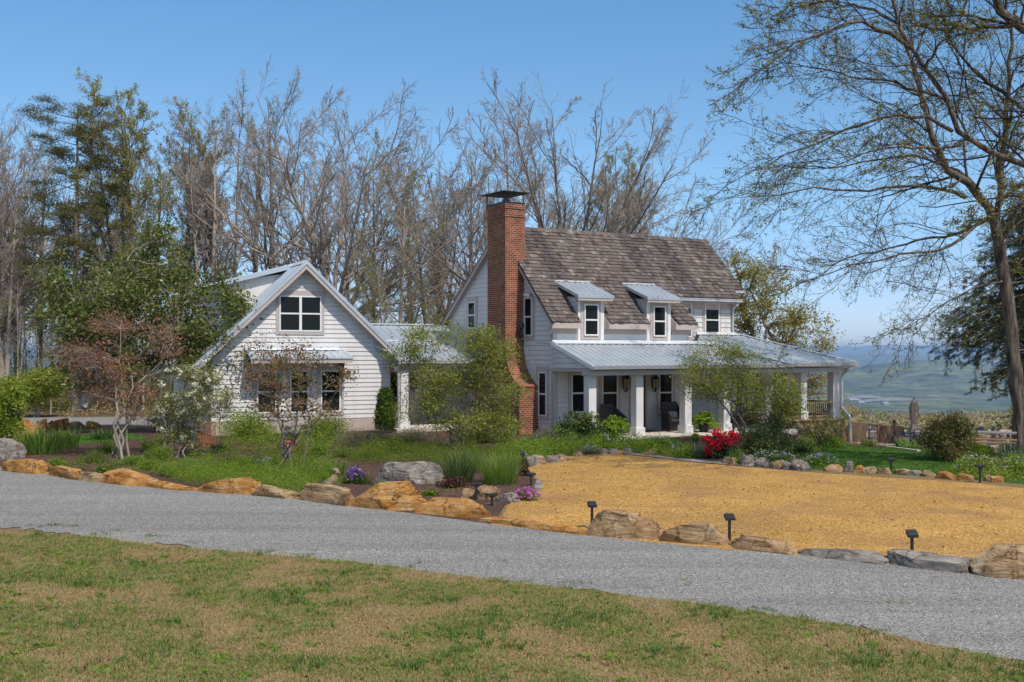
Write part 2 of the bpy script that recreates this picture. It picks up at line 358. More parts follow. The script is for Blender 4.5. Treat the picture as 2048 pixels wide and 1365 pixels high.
def tubes(batches):                      # [(P, R, sides, material index)] -> V, F, mi
    Vs = []; Fs = []; mi = []; base = 0
    for Pp, Rr, s, m in batches:
        B, n, _ = Pp.shape
        T = np.gradient(Pp, axis=1); T = norm(T)
        ref = np.where(np.abs(T[..., 2:3]) < .9, np.array([0, 0, 1.]), np.array([1., 0, 0]))
        x = norm(np.cross(T, ref)); y = np.cross(T, x)
        a = np.arange(s)*2*np.pi/s
        ring = Pp[:, :, None] + Rr[:, :, None, None]*(np.cos(a)[None, None, :, None]*x[:, :, None] + np.sin(a)[None, None, :, None]*y[:, :, None])
        Vs.append(ring.reshape(-1, 3))
        i = np.arange(B)[:, None, None]*n*s + np.arange(n-1)[None, :, None]*s; k = np.arange(s)[None, None]; k2 = (k+1) % s
        f = np.stack([i+k, i+k2, i+s+k2, i+s+k], -1).reshape(-1, 4) + base
        Fs.append(f); mi.append(np.full(len(f), m)); base += B*n*s
    return np.concatenate(Vs), np.concatenate(Fs), np.concatenate(mi)
def leaves(g, C, size, asp=.55, up=.3, d=None, jit=.4):     # diamond leaves at points C
    N = len(C); sz = size*(1 - jit + 2*jit*g.random(N))[:, None]
    n = g.normal(size=(N, 3)); n[:, 2] += up; n = norm(n)
    a = g.normal(size=(N, 3)) if d is None else d + .35*g.normal(size=(N, 3))
    a = norm(a - n*(a*n).sum(1, keepdims=True)); b = np.cross(n, a)
    V = np.stack([C - a*sz, C - b*sz*asp + a*sz*.1 + n*sz*.18, C + a*sz, C + b*sz*asp + a*sz*.1 + n*sz*.18], 1)
    return V.reshape(-1, 3), np.arange(4*N).reshape(-1, 4)
def pts_on(g, Pp, per, t0=.2):           # random points along branches
    B, k, _ = Pp.shape; t = t0 + (1-t0)*g.random((B, per)); x = t*(k-1); i = np.minimum(x.astype(int), k-2); fr = (x-i)[..., None]; b = np.arange(B)[:, None]
    return (Pp[b, i]*(1-fr) + Pp[b, i+1]*fr).reshape(-1, 3)
def blob(g, C, per, s):                  # points scattered about centres
    return (C[:, None] + g.normal(size=(len(C), per, 3))*np.array(s)).reshape(-1, 3)
def join(parts):                         # [(V, F, mi)] -> merged
    V = []; Fq = []; mi = []; b = 0
    for v, f, m in parts:
        V.append(v); Fq.append(f + b); b += len(v); mi.append(np.full(len(f), m) if np.isscalar(m) else m)
    return np.concatenate(V), np.concatenate(Fq), np.concatenate(mi)
def mesh_obj(name, parts, mats, parent=None, smooth=False):
    V, f, mi = join(parts); return link(name, np_mesh(name, V, [f], mats, mi, smooth), parent)
# ------------------------------------------------------------------ building helpers
class Frame:                              # a building's own axes: x along its front, y to its back
    def __init__(s, x, y, deg): s.x, s.y, s.a = x, y, R(deg); s.c, s.n = math.cos(s.a), math.sin(s.a)
    def world(s, h, b, z=0): return Vector((s.x + h*s.c - b*s.n, s.y + h*s.n + b*s.c, z))
    def front(s, px, py, b=0.0):          # pixel on the plane y=b -> (x, z)
        k = (px-1024)/F; ox, oy = s.x - b*s.n, s.y + b*s.c
        h = (k*oy - ox)/(s.c - k*s.n); D = oy + h*s.n
        return h, CH - (py-HY)/F*D
    def side(s, px, py, h=0.0):           # pixel on the plane x=h -> (y, z)
        k = (px-1024)/F; ox, oy = s.x + h*s.c, s.y + h*s.n
        b = (ox - k*oy)/(s.n + k*s.c); D = oy + b*s.c
        return b, CH - (py-HY)/F*D
def facing(b0): return lambda h, o, z: (h, b0 - o, z)         # wall looking to -y
def leftface(h0): return lambda h, o, z: (h0 - o, h, z)       # wall looking to -x
def pbox(mb, plc, h0, h1, o0, o1, z0, z1):
    mb.hull8([plc(h0,o0,z0), plc(h1,o0,z0), plc(h1,o1,z0), plc(h0,o1,z0)], [plc(h0,o0,z1), plc(h1,o0,z1), plc(h1,o1,z1), plc(h0,o1,z1)])
def siding(mb, poly, plc, ex=.185):
    z0 = min(p[1] for p in poly); zt = max(p[1] for p in poly); z = z0
    while z < zt - 1e-4:
        z1 = min(z + ex, zt); a = clip_range(poly, z + 1e-5, 1); b = clip_range(poly, z1 - 1e-5, 1)
        if a and b:
            q = z + .013; mb.add([plc(a[0],.036,q), plc(a[1],.036,q), plc(b[1],.012,z1), plc(b[0],.012,z1), plc(a[0],-.01,q), plc(a[1],-.01,q)], [(0,1,2,3),(4,5,1,0)])
        z = z1
def ribbed(mb, poly, plc, sp=.26, th=.03, rw=.045, rh=.035):  # poly in (e, g); plc(e, g, off); ribs run along g
    top = [Vector(plc(e, g, 0)) for e, g in poly]; bot = [Vector(plc(e, g, -th)) for e, g in poly]; n = len(poly)
    mb.add(top + bot, [tuple(range(n)), tuple(range(n, 2*n))[::-1]] + [(i, n+i, n+(i+1) % n, (i+1) % n) for i in range(n)])
    e0 = min(p[0] for p in poly); e1 = max(p[0] for p in poly); e = e0 + .03
    while e < e1:
        r = clip_range(poly, e, 0)
        if r and r[1] - r[0] > .1:
            a, b = r
            q = [[plc(e-rw, g, .001), plc(e+rw, g, .001), plc(e+rw*.45, g, rh), plc(e-rw*.45, g, rh)] for g in (a, b)]
            mb.hull8(q[0], q[1])
        e += sp
def window(par, plc, h0, h1, z0, z1, style='dh', cas=.11, head=.16, mats=None, fw=.055):
    fr = MB(); o1 = .075
    pbox(fr, plc, h0, h0+fw, .034, o1, z0, z1); pbox(fr, plc, h1-fw, h1, .034, o1, z0, z1)
    pbox(fr, plc, h0+fw, h1-fw, .034, o1, z0, z0+fw); pbox(fr, plc, h0+fw, h1-fw, .034, o1, z1-fw, z1)
    zm = (z0+z1)/2; hm = (h0+h1)/2; e = .03
    if style == 'quad':
        pbox(fr, plc, hm-.05, hm+.05, .034, o1, z0+fw, z1-fw)
        for a, b in ((h0+fw, hm-.05), (hm+.05, h1-fw)): pbox(fr, plc, a, b, .034, o1-.012, zm-e, zm+e)
    else: pbox(fr, plc, h0+fw, h1-fw, .034, o1-.012, zm-e, zm+e)
    w = fr.build('window', M['white'], par)
    pn = MB(); pbox(pn, plc, h0+fw*.5, h1-fw*.5, .012, .046, z0+fw*.5, z1-fw*.5); pn.build('pane', M['glass'], w)
    if cas:
        cs = MB(); pbox(cs, plc, h0-cas, h0-.002, .0, .052, z0-.002, z1+.002); pbox(cs, plc, h1+.002, h1+cas, .0, .052, z0-.002, z1+.002)
        pbox(cs, plc, h0-cas-.015, h1+cas+.015, .0, .062, z1+.003, z1+head); pbox(cs, plc, h0-cas, h1+cas, .0, .058, z0-cas, z0-.003)
        cs.build('casing', M['trim'], w)
    return w
def rect_on(fr, px0, py0, px1, py1, b):   # pixel rectangle -> h0,h1,z0,z1 on the plane y=b
    a, c = fr.front(px0, py0, b), fr.front(px1, py1, b); m = fr.front((px0+px1)/2, py0, b)[1], fr.front((px0+px1)/2, py1, b)[1]
    return a[0], c[0], m[1], m[0]
def shakes(mb, regions, zfun, slope, b0, ridge, ex=.145, cut=()):
    g = random.Random(5); sl = math.hypot(1, slope); k = 0; b = b0
    nx, nz = -slope/sl, 1/sl                       # roof normal in (y, z)
    while b < ridge - .02:
        for s0, s1, bm in regions:
            if b < bm - .001: continue
            s = s0 - g.random()*.1
            while s < s1:
                w = g.uniform(.09, .24); a, c = max(s, s0), min(s + w, s1); s += w + .006
                if c - a < .02 or any(a < q1 and c > q0 and b < qb for q0, q1, qb in cut): continue
                lift = .062 + g.uniform(-.008, .012); y0 = b - g.uniform(0, .02); y1 = min(b + ex*1.5, ridge)
                def pt(s_, y, o): return (s_, y + nx*o, zfun(y) + nz*o)
                mb.add([pt(a,y0,lift), pt(c,y0,lift), pt(c,y1,.018), pt(a,y1,.018), pt(a,y0,0), pt(c,y0,0), pt(c,y1,0), pt(a,y1,0)],
                       [(0,1,2,3),(4,5,1,0),(5,6,2,1),(7,4,0,3)])
        b += ex; k += 1
def lantern(par, plc, h, z, w=.26, ht=.62):
    b = MB(); c = lambda o: plc(h, o, 0)
    def ring(r0, r1, z0, z1, o=.22):
        p = plc(h, o, 0); lo = []; hi = []
        for k in range(6):
            a = math.pi*k/3; lo.append((p[0]+r0*math.cos(a), p[1]+r0*math.sin(a), z0)); hi.append((p[0]+r1*math.cos(a), p[1]+r1*math.sin(a), z1))
        b.add(lo + hi, [tuple(range(6))[::-1], tuple(range(6, 12))] + [(k, (k+1) % 6, 6+(k+1) % 6, 6+k) for k in range(6)])
    r = w/2
    ring(r*.25, r*.95, z, z+.03); ring(r*1.1, r*.35, z+ht*.68, z+ht*.86); ring(r*.35, r*.2, z+ht*.86, z+ht*.98); ring(r*1.15, r*1.15, z+ht*.655, z+ht*.68)
    ring(r*.5, r*.28, z-.03, z); ring(r*.1, r*.22, z-.13, z-.03)
    p = plc(h, .22, 0)
    for k in range(6):
        a = math.pi*k/3; b.bar((p[0]+r*.93*math.cos(a), p[1]+r*.93*math.sin(a), z+.03), (p[0]+r*1.06*math.cos(a), p[1]+r*1.06*math.sin(a), z+ht*.66), .022)
    q = plc(h, .02, 0); top = [(p[0]+(q[0]-p[0])*t, p[1]+(q[1]-p[1])*t, z+ht*(.98+.12*math.sin(math.pi*t))) for t in np.linspace(0, 1, 6)]
    b.tube(top, .018, 6); b.bar(plc(h, .02, z+ht*.3), plc(h, .02, z+ht*1.05), .07, .03)
    b.tube([plc(h, .02, z-.02), plc(h, .12, z-.1), plc(h, .22, z-.05)], .015, 6)
    o = b.build('wall_lantern', M['black'], par); gl = MB(); p0 = (p[0], p[1], 0)
    gl.lathe([(r*.82, z+.03), (r*.95, z+ht*.655)], p0, 6); gl.build('lantern_glass', M['amber'], o); return o
M['amber'] = mk('lantern_glass', (.30,.25,.19), None, rough=.15, spec=.5)

# ------------------------------------------------------------------ the farmhouse
fm = Frame(1.554, 41.2, 31.6)
house = empty('farmhouse', (fm.x, fm.y, 0), fm.a, 'white clapboard farmhouse with wood shake roof, red brick chimney and metal roofed wraparound porch', 'house')
SL = 1.0; EB, RB = -.35, 3.57
zf = lambda b: 4.42 + SL*(b - EB)
ZR = zf(RB); SLB = .77; zb = lambda b: ZR - SLB*(b - RB)
w = MB()                                             # plain body behind the boards
def prism(mb, prof, s0, s1):
    mb.slab([(s0, b, z) for b, z in prof], (s1-s0, 0, 0))
prism(w, [(.004,.1),(.004,zf(0)-.2),(RB,ZR-.2),(8.3,zb(8.3)-.2),(8.3,.1)], .004, 6.6)
prism(w, [(1.104,.1),(1.104,zf(1.1)-.2),(RB,ZR-.2),(8.3,zb(8.3)-.2),(8.3,.1)], 6.605, 10.0)
w.build('wall', M['siding'], house)
sd = MB()
GP = [(0,.42),(8.3,.42),(8.3,zb(8.3)-.08),(RB,ZR-.08),(0,zf(0)-.08)]
siding(sd, GP, leftface(0))
siding(sd, [(0,.3),(6.6,.3),(6.6,2.7),(0,2.7)], facing(0))
siding(sd, [(6.6,.3),(10,.3),(10,2.7),(6.6,2.7)], facing(1.1))
siding(sd, [(6.6,3.75),(10,3.75),(10,zf(1.1)-.3),(6.6,zf(1.1)-.3)], facing(1.1), .2)
siding(sd, [(-2.42,2.72),(0,2.72),(0,3.62)], leftface(-.0))     # end of the porch roof
sd.build('clapboard_siding', M['siding'], house)
tr = MB()
tr.box(-.045,.0,-.0,.12,.3,2.72); tr.box(.04,.16,-.045,.0,.3,2.66)             # corner boards
tr.box(-.05,.0,-.03,.14,3.72,4.28)
tr.box(-.046,-.001,0,8.3,.1,.42)                                                # skirt under the gable
t2 = MB(); pbox(t2, facing(1.1), 9.86, 10.03, .0, .05, 3.72, zf(1.1)-.3); pbox(t2, facing(1.1), 6.64, 6.74, 0, .05, 3.76, 5.2)
tr.box(-.055,-.004,-2.42,0,2.60,2.72)                                           # frieze under the porch end
for b0, b1, z_ in ((EB, RB, zf), (RB, 8.42, zb)):                               # rake boards
    rk = MB(); rk.slab([(-.28, b0, z_(b0)-.05), (-.28, b1, z_(b1)-.05), (-.28, b1, z_(b1)-.25), (-.28, b0, z_(b0)-.25)], (.03,0,0)); rk.build('rake_board', M['trim'], house)
sf = MB(); sf.slab([(-.25, EB, zf(EB)-.14), (-.25, RB, ZR-.14), (0, RB, ZR-.14), (0, EB, zf(EB)-.14)], (0,0,.02))
sf.slab([(-.25, RB, ZR-.14), (-.25, 8.4, zb(8.4)-.14), (0, 8.4, zb(8.4)-.14), (0, RB, ZR-.14)], (0,0,.02)); sf.build('soffit', M['trim'], house)
D1, D2 = (1.084, 2.317), (4.396, 5.626)
for s0, s1 in ((-.25, D1[0]-.02), (D1[1]+.02, D2[0]-.02), (D2[1]+.02, 6.72)):   # eave fascia, soffit
    ef = MB(); ef.box(s0, s1, EB-.01, EB+.03, 4.2, 4.41); ef.box(s0, s1, EB+.03, .02, 4.2, 4.225)
    ef.box(s0+.02, s1-.02, -.035, .0, 4.0, 4.2); ef.build('eave_fascia', M['trim'], house)
for q in (D1[1]+.02, D2[1]+.02): tr.slab([(q-.018, EB-.01, 4.2), (q-.018, .0, 4.2), (q-.018, .0, 4.75), (q-.018, EB-.01, 4.41)], (.016,0,0))
t2.box(6.6,10.1,.78,.82,5.36,5.52); t2.box(6.6,10.0,.82,1.1,5.36,5.385); t2.box(6.61,10,1.05,1.1,5.1,5.36); t2.build('upper_wall_trim', M['trim'], house)
tr.build('trim_boards', M['trim'], house)
for s0, s1 in ((.13, D1[0]-.03), (D1[1]+.03, D2[0]-.03), (D2[1]+.03, 6.48)):
    kw = MB(); n = int((s1-s0)/.1); d = (s1-s0)/n
    for i in range(n): kw.box(s0+i*d+.006, s0+(i+1)*d-.006, -.02, 0, 3.86, 4.0)
    kw.box(s0, s1, -.012, 0, 3.86, 4.0); kw.box(s0, s1, -.03, 0, 3.74, 3.86)
    kw.build('knee_wall', M['white'], house)
rf = MB()
rf.slab([(-.28,.5,zf(.5)-.115),(6.75,.5,zf(.5)-.115),(6.75,RB,ZR-.115),(-.28,RB,ZR-.115)], (0,0,.1))
for s0, s1 in ((-.28, D1[0]-.02), (D1[1]+.02, D2[0]-.02), (D2[1]+.02, 6.75)): rf.slab([(s0,EB,zf(EB)-.115),(s1,EB,zf(EB)-.115),(s1,.5,zf(.5)-.115),(s0,.5,zf(.5)-.115)], (0,0,.1))
rf.slab([(6.75,.76,zf(.76)-.115),(10.15,.76,zf(.76)-.115),(10.15,RB,ZR-.115),(6.75,RB,ZR-.115)], (0,0,.1))
rf.slab([(10.15,1.25,zf(1.25)-.115),(10.72,1.25,zf(1.25)-.115),(10.72,RB,ZR-.115),(10.15,RB,ZR-.115)], (0,0,.1))
rf.slab([(-.28,RB,ZR-.115),(10.72,RB,ZR-.115),(10.72,8.42,zb(8.42)-.115),(-.28,8.42,zb(8.42)-.115)], (0,0,.1))
shakes(rf, [(-.3,6.75,EB),(6.75,10.15,.74),(10.15,10.72,1.24)], zf, SL, EB, RB, cut=((D1[0]-.02,D1[1]+.02,.55),(D2[0]-.02,D2[1]+.02,.55)))
s = -.3
while s < 10.72:                                     # ridge shakes
    for sg, sl in ((-1, SL), (1, SLB)):
        a = min(s+.3, 10.74); h = .055 if int(s*10) % 2 else .045
        rf.add([(s, RB, ZR+h+.02), (a, RB, ZR+h), (a, RB+sg*.17, ZR+h-.17*sl), (s, RB+sg*.17, ZR+h+.02-.17*sl), (s, RB, ZR-.02), (s, RB+sg*.17, ZR-.02-.17*sl)],
               [(0,1,2,3),(0,3,5,4),(3,2,5)])
    s += .2
rf.box(10.6-.5,10.6,1.18,1.3,zf(1.24)+.02,zf(1.24)+.05)
rf.add([(9.75,1.9,zf(1.9)+.1),(10.74,1.9,zf(1.9)+.1),(10.74,2.15,zf(2.15)+.05),(9.75,2.15,zf(2.15)+.05),(9.75,1.9,zf(1.9)),(10.74,1.9,zf(1.9))], [(0,1,2,3),(4,5,1,0)])
rf.build('shake_roof', M['shake'], house)
pr = MB(); prism(pr, [(1.7,3.9),(1.7,zf(1.7)-.2),(RB,ZR-.25),(6.5,zb(6.5)-.25),(6.5,3.9)], 10.0, 10.35); pr.build('side_wing', M['trim'], house)
gt = MB(); gt.box(6.62,10.17,.64,.78,5.43,5.54); gt.box(6.62,10.17,.62,.64,5.52,5.55); gt.build('gutter', M['galv'], house)
gt = MB(); gt.box(10.1,10.76,1.1,1.22,zf(1.2)-.12,zf(1.2)-.01); gt.build('gutter', M['galv'], house)
dn = MB(); dn.tube([(9.93,.72,5.42),(9.93,.72,5.32),(9.93,.98,5.15),(9.93,1.0,4.2),(9.93,.98,3.86),(10.02,.7,3.74)], .045, 8); dn.build('downspout', M['galv'], house)

def dormer(s0, s1, win):
    d = MB(); bF = -.05
    d.box(s0, s1, bF, 1.25, 3.72, 5.42); dm = d.build('dormer', M['white'], house)
    c = MB(); siding(c, [(bF+.05,4.25),(1.05,5.5),(bF+.05,5.42)], leftface(s0-.002), .16); c.build('dormer_cheek', M['siding'], dm)
    t = MB(); f = facing(bF); a, b_, z0, z1 = win
    for h0, h1, q0, q1 in ((a-.13,a-.002,z0-.004,z1+.002),(b_+.002,b_+.13,z0-.004,z1+.002),(a-.13,b_+.13,z1+.004,z1+.2),(a-.13,b_+.13,z0-.14,z0-.006)): pbox(t, f, h0, h1, 0, .03, q0, q1)
    pbox(t, f, s0-.02, s1+.02, 0, .05, 5.30, 5.42); t.build('dormer_trim', M['trim'], dm)
    window(dm, f, a, b_, z0, z1, cas=0)
    r = MB(); e0, e1 = s0-.22, s1+.22; g0, g1 = -.38, 1.35; zz = lambda g: 5.49 + .36*(g+.3)
    ribbed(r, [(e0,g0),(e1,g0),(e1,g1),(e0,g1)], lambda e, g, o: (e, g, zz(g)+o), .26)
    r.slab([(e0-.01,g0,zz(g0)-.11),(e0-.01,g1,zz(g1)-.11),(e0-.01,g1,zz(g1)+.012),(e0-.01,g0,zz(g0)+.012)], (.02,0,0))
    r.slab([(e1-.01,g0,zz(g0)-.11),(e1-.01,g1,zz(g1)-.11),(e1-.01,g1,zz(g1)+.012),(e1-.01,g0,zz(g0)+.012)], (.02,0,0))
    r.box(e0, e1, g0-.01, g0+.015, zz(g0)-.1, zz(g0)-.005)
    r.build('dormer_roof', M['metal'], dm)
    fl = MB(); fl.slab([(e0,1.22,zz(1.22)+.03),(e1,1.22,zz(1.22)+.03),(e1,1.45,zz(1.45)+.05),(e0,1.45,zz(1.45)+.05)], (0,0,.02)); fl.build('flashing', M['flash'], dm)
    fa = MB(); fa.box(s0-.16, s1+.16, g0+.03, bF+.0, zz(g0)-.16, zz(g0)-.12); fa.box(s0-.2, s1+.2, g0+.015, g0+.04, zz(g0)-.2, zz(g0)-.03); fa.build('dormer_fascia', M['trim'], dm)
dormer(*D1, rect_on(fm, 1166.8, 608.6, 1195.3, 672, -.05))
dormer(*D2, rect_on(fm, 1305, 612.5, 1330, 673.7, -.05))
a = rect_on(fm, 1408, 606, 1437, 675, 1.1); window(house, facing(1.1), *a)
wd = a[1]-a[0]; b = rect_on(fm, 1354, 604, 1382, 673, 1.1); window(house, facing(1.1), b[1]-wd, b[1], a[2], a[3])
def gwin(px0, py0, px1, py1):
    a, b = fm.side(px0, py0), fm.side(px1, py1); m0, m1 = fm.side((px0+px1)/2, py0)[1], fm.side((px0+px1)/2, py1)[1]
    return window(house, leftface(0), b[0], a[0], m1, m0, cas=.13, head=.2)
gwin(938, 604, 953, 658); gwin(1050.5, 595.5, 1066.5, 672.6); gwin(1079, 744, 1095.5, 833)
fb = MB()                                            # twin floodlight under the rake
q = fm.side(1064, 589); p = (-.12, q[0], q[1])
fb.lathe([(.05,-.03),(.05,.03)], (-.05, q[0], q[1]+.03), 8)
for dy in (-.07, .09): fb.tube([(-.06, q[0], q[1]+.02), (-.14, q[0]+dy*.6, q[1]), (-.26, q[0]+dy*1.6, q[1]-.05)], [.02,.04,.075], 8)
fb.build('floodlight', M['white'], house)

# chimney: a stack that spreads in a curved shoulder to a wide base
ch = MB(); S0 = -.868
def loop(b0, b1, z, e=0): return [(S0-e, b0-e, z), (S0-e, b1+e, z), (.0, b1+e, z), (.0, b0-e, z)]
secs = [(1.01,4.43,.1), (1.01,4.43,1.95), (.985,4.455,1.96), (.985,4.455,2.02)]
for i in range(9):
    t = i/8; k = (1-math.cos(t*math.pi/2)) if False else 1-(1-t)**2
    secs.append((1.01+1.025*(1-(1-t)**1.8)*1.0, 4.43-1.02*(1-(1-t)**1.8), 2.03+1.35*t**1.25))
secs += [(2.035,3.41,8.55),(2.0,3.445,8.56),(2.0,3.445,8.66),(2.035,3.41,8.67),(2.035,3.41,8.86),(2.0,3.445,8.87),(1.985,3.46,8.96),(1.985,3.46,9.05)]
Vc = []; Fc = []
for b0, b1, z in secs:
    e = max(0, (2.035-b0)) if z > 8.5 else 0
    Vc += [(S0-e, b0, z), (S0-e, b1, z), (0.02, b1, z), (0.02, b0, z)]
for i in range(len(secs)-1):
    for k in range(4): Fc.append((i*4+k, i*4+(k+1) % 4, i*4+4+(k+1) % 4, i*4+4+k))
Fc += [(0,1,2,3), tuple(len(Vc)-4+i for i in (3,2,1,0))]
ch.add(Vc, Fc); chim = ch.build('chimney', M['brick'], house, uv=True)
cp = MB(); cp.box(S0-.03,.0,2.02,3.43,9.05,9.13)
for s_, b_ in ((S0-.02,2.05),(S0-.02,3.40),(-.05,2.05),(-.05,3.40)): cp.bar((s_,b_,9.13),(s_,b_,9.5),.03)
for i in range(1, 7):
    cp.bar((S0-.02,2.05+i*.19,9.13),(S0-.02,2.05+i*.19,9.5),.008); 
for i in range(1, 5): cp.bar((S0-.02+i*.16,2.05,9.13),(S0-.02+i*.16,2.05,9.5),.008)
x0, x1, y0, y1 = S0-.24, .2, 1.82, 3.64; xc, yc = (x0+x1)/2, (y0+y1)/2
cp.add([(x0,y0,9.5),(x1,y0,9.5),(x1,y1,9.5),(x0,y1,9.5),(x0,y0,9.52),(x1,y0,9.52),(x1,y1,9.52),(x0,y1,9.52),(xc,yc,9.66)],
       [(3,2,1,0),(0,1,5,4),(1,2,6,5),(2,3,7,6),(3,0,4,7),(4,5,8),(5,6,8),(6,7,8),(7,4,8)])
cp.build('chimney_cap', M['black'], chim)
fl = MB(); fl.lathe([(.13,9.05),(.13,9.22),(.16,9.24),(.1,9.3)], (xc-.15, yc-.3, 0), 10); fl.build('flue_pot', M['greywood'], chim)
sc_ = MB(); q = fm.side(1036, 664, S0+.1)
sc_.tube([(-.3, 2.03, 4.05),(-.3,1.85,4.05),(-.3,1.8,4.2)], .03, 6); sc_.lathe([(.05,0),(.11,.04),(.11,.2),(.04,.3)], (-.3,1.8,4.2), 8); sc_.lathe([(.03,-.22),(.09,-.1),(.05,0)], (-.3,1.85,4.05), 8)
sc_.build('wall_lamp', M['black'], chim)
dk = MB(); dk.tube([(-.05,1.93,4.6),(-.05,1.93,3.38),(-.05,1.6,2.85),(-.05,1.2,2.3),(-.05,.93,2.0),(-.05,.93,.5)], .028, 6); dk.build('downspout', M['galv'], house)

# porch
EP = -2.65; zp = lambda b: 2.80 + .335*(b-EP)
sl = MB(); sl.box(-.12,9.9,-2.78,1.09,.02,.235); sl.build('porch_floor', M['concrete'], house, bevel=.02)
st = MB()
for i in range(55):
    s = 9.9 + (i % 11)*.265; r_ = i//11; st.box(s+.01+.1*(r_ % 2), s+.25+.1*(r_ % 2), -2.62-.02*((i*7) % 3), -2.3, -.62+r_*.22, -.42+r_*.22)
st.box(9.9,12.86,-2.56,4.0,-.8,.50); st.box(9.88,12.95,-2.66,4.0,.501,.56); st.build('stone_base', M['tan'], house)
A = [(-.08,EP),(9.64,EP),(7.06,0),(-.08,0)]
pm = MB(); ribbed(pm, A, lambda e, g, o: (e, g, zp(g)+o), .29, .04)
zq = lambda s, b: zp(b) + .05
B = [(9.64,EP),(13.42,EP),(10.02,1.0),(8.1,1.0),(7.06,0)]
ribbed(pm, B, lambda e, g, o: (e, g, zq(e, g)+o), .26, .04)
pm.add([(13.42,EP,zp(EP)+.05),(13.42,7.0,zp(EP)+.05),(10.0,4.0,zp(1)+.05),(10.02,1.0,zp(1)+.05)], [(0,1,2,3)])
pm.slab([(-.08,0,zp(0)-.03),(8.0,0,zp(0)-.03),(8.0,1.1,zp(0)+.02),(-.08,1.1,zp(0)+.02)], (0,0,.03))
pm.build('porch_roof', M['metal'], house)
fl = MB(); fl.slab([(-.1,-.3,zp(-.3)+.045),(8.0,-.3,zp(-.3)+.045),(8.0,-.03,zp(-.03)+.06),(-.1,-.03,zp(-.03)+.06)], (0,0,.012)); fl.box(-.08,6.7,-.06,-.03,zp(-.03)+.04,3.78)
fl.slab([(7.7,.75,zq(8,.75)+.045),(10.0,.75,zq(8,.75)+.045),(10.0,1.09,zq(8,1.09)+.05),(8.0,1.09,zq(8,1.09)+.05)], (0,0,.012))
for p_, q_, e_ in (((7.0,.06,zp(0)+.06),(9.66,EP-.02,zp(EP)+.06),.0), ((10.02,1.0,zq(10,1)+.06),(13.44,EP-.02,zp(EP)+.1),.0)): fl.bar(p_, q_, .2, .035)
fl.slab([(-.12,EP,zp(EP)-.12),(-.12,0,zp(0)-.12),(-.12,0,zp(0)+.03),(-.12,EP,zp(EP)+.03)], (.03,0,0))
fl.build('flashing', M['flash'], house)
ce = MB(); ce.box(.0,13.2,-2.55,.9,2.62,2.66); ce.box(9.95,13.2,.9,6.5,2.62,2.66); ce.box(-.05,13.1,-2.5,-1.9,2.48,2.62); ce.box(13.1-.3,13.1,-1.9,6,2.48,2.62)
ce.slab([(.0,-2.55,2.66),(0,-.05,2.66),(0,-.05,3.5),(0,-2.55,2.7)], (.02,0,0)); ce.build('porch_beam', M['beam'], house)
for s0, s1 in ((-.12, 9.75), (9.76, 13.5)):
    gt = MB(); up = .03 if s0 > 5 else 0
    gt.add([(s0,EP-.12,2.83+up),(s1,EP-.12,2.83+up),(s1,EP-.08,2.70+up),(s0,EP-.08,2.70+up),(s0,EP+.02,2.70+up),(s1,EP+.02,2.70+up),(s1,EP+.02,2.79+up),(s0,EP+.02,2.79+up),(s0,EP-.1,2.80+up),(s1,EP-.1,2.80+up)],
           [(0,1,2,3),(3,2,5,4),(4,5,6,7),(7,6,9,8),(8,9,1,0),(0,3,4,7,8),(1,9,6,5,2)]); gt.build('gutter', M['galv'], house)
fa = MB(); fa.box(-.1,13.4,EP+.03,EP+.06,2.69,2.80); fa.box(-.1,13.4,EP+.06,-2.5,2.69,2.71); fa.build('porch_fascia', M['trim'], house)
for s0, b0, zb_ in ((.02,-2.25,.235),(2.16,-2.25,.235),(4.48,-2.25,.235),(6.44,-2.25,.235),(8.72,-2.25,.235),(10.65,-2.25,.56),(12.52,-2.25,.56),(12.52,.35,.56),(12.52,3.2,.56)):
    c = MB(); c.box(s0, s0+.33, b0, b0+.33, zb_, 2.62); c.box(s0-.045, s0+.375, b0-.045, b0+.375, zb_, zb_+.30); c.box(s0-.03, s0+.36, b0-.03, b0+.36, 2.46, 2.55)
    c.build('column', M['column'], house, bevel=.008)
for s0, s1, z0 in ((9.05,10.65,.56),(10.98,12.52,.56)):
    r = MB(); r.k = 0; r.box(s0, s1, -2.16, -2.06, 1.18, 1.25); r.box(s0, s1, -2.14, -2.08, z0+.06, z0+.13)
    r.k = 1; n = int((s1-s0)/.11)
    for i in range(n): q = s0 + (i+.5)*(s1-s0)/n; r.box(q-.009, q+.009, -2.12, -2.10, z0+.13, 1.18)
    r.build('railing', [M['wood'], M['black']], house)
r = MB(); r.box(12.63,12.73,-1.92,3.2,1.18,1.25); r.box(12.65,12.71,-1.92,3.2,.62,.69); r.k = 1
for i in range(46): q = -1.9 + i*.11; r.box(12.67,12.69,q,q+.018,.69,1.18)
r.build('railing', [M['wood'], M['black']], house)
dn = MB(); dn.tube([(13.0,EP-.05,2.72),(13.0,EP-.05,2.6),(12.93,-2.36,2.38),(12.92,-2.33,2.25),(12.92,-2.33,1.0),(13.0,-2.70,.62),(13.0,-2.74,-.5)], .06, 8); dn.build('downspout', M['galv'], house)
for x0, y0, x1, y1 in ((1141,744,1173,826),(1202,744,1234,826),(1316,743,1343.5,826)):
    a = rect_on(fm, x0, y0, x1, y1, 0); window(house, facing(0), a[0], a[1], a[2], 2.5, cas=.12, head=.1)
d0, d1 = fm.front(1257, 800)[0], fm.front(1293, 800)[0]
dr = MB(); pbox(dr, facing(0), d0+.1, d1-.1, .034, .06, .24, 2.42)
for k in range(2): pbox(dr, facing(0), d0+.25, d1-.25, .06, .075, .4+k*1.0, 1.25+k*1.0)
door = dr.build('front_door', M['darkwood'], house)
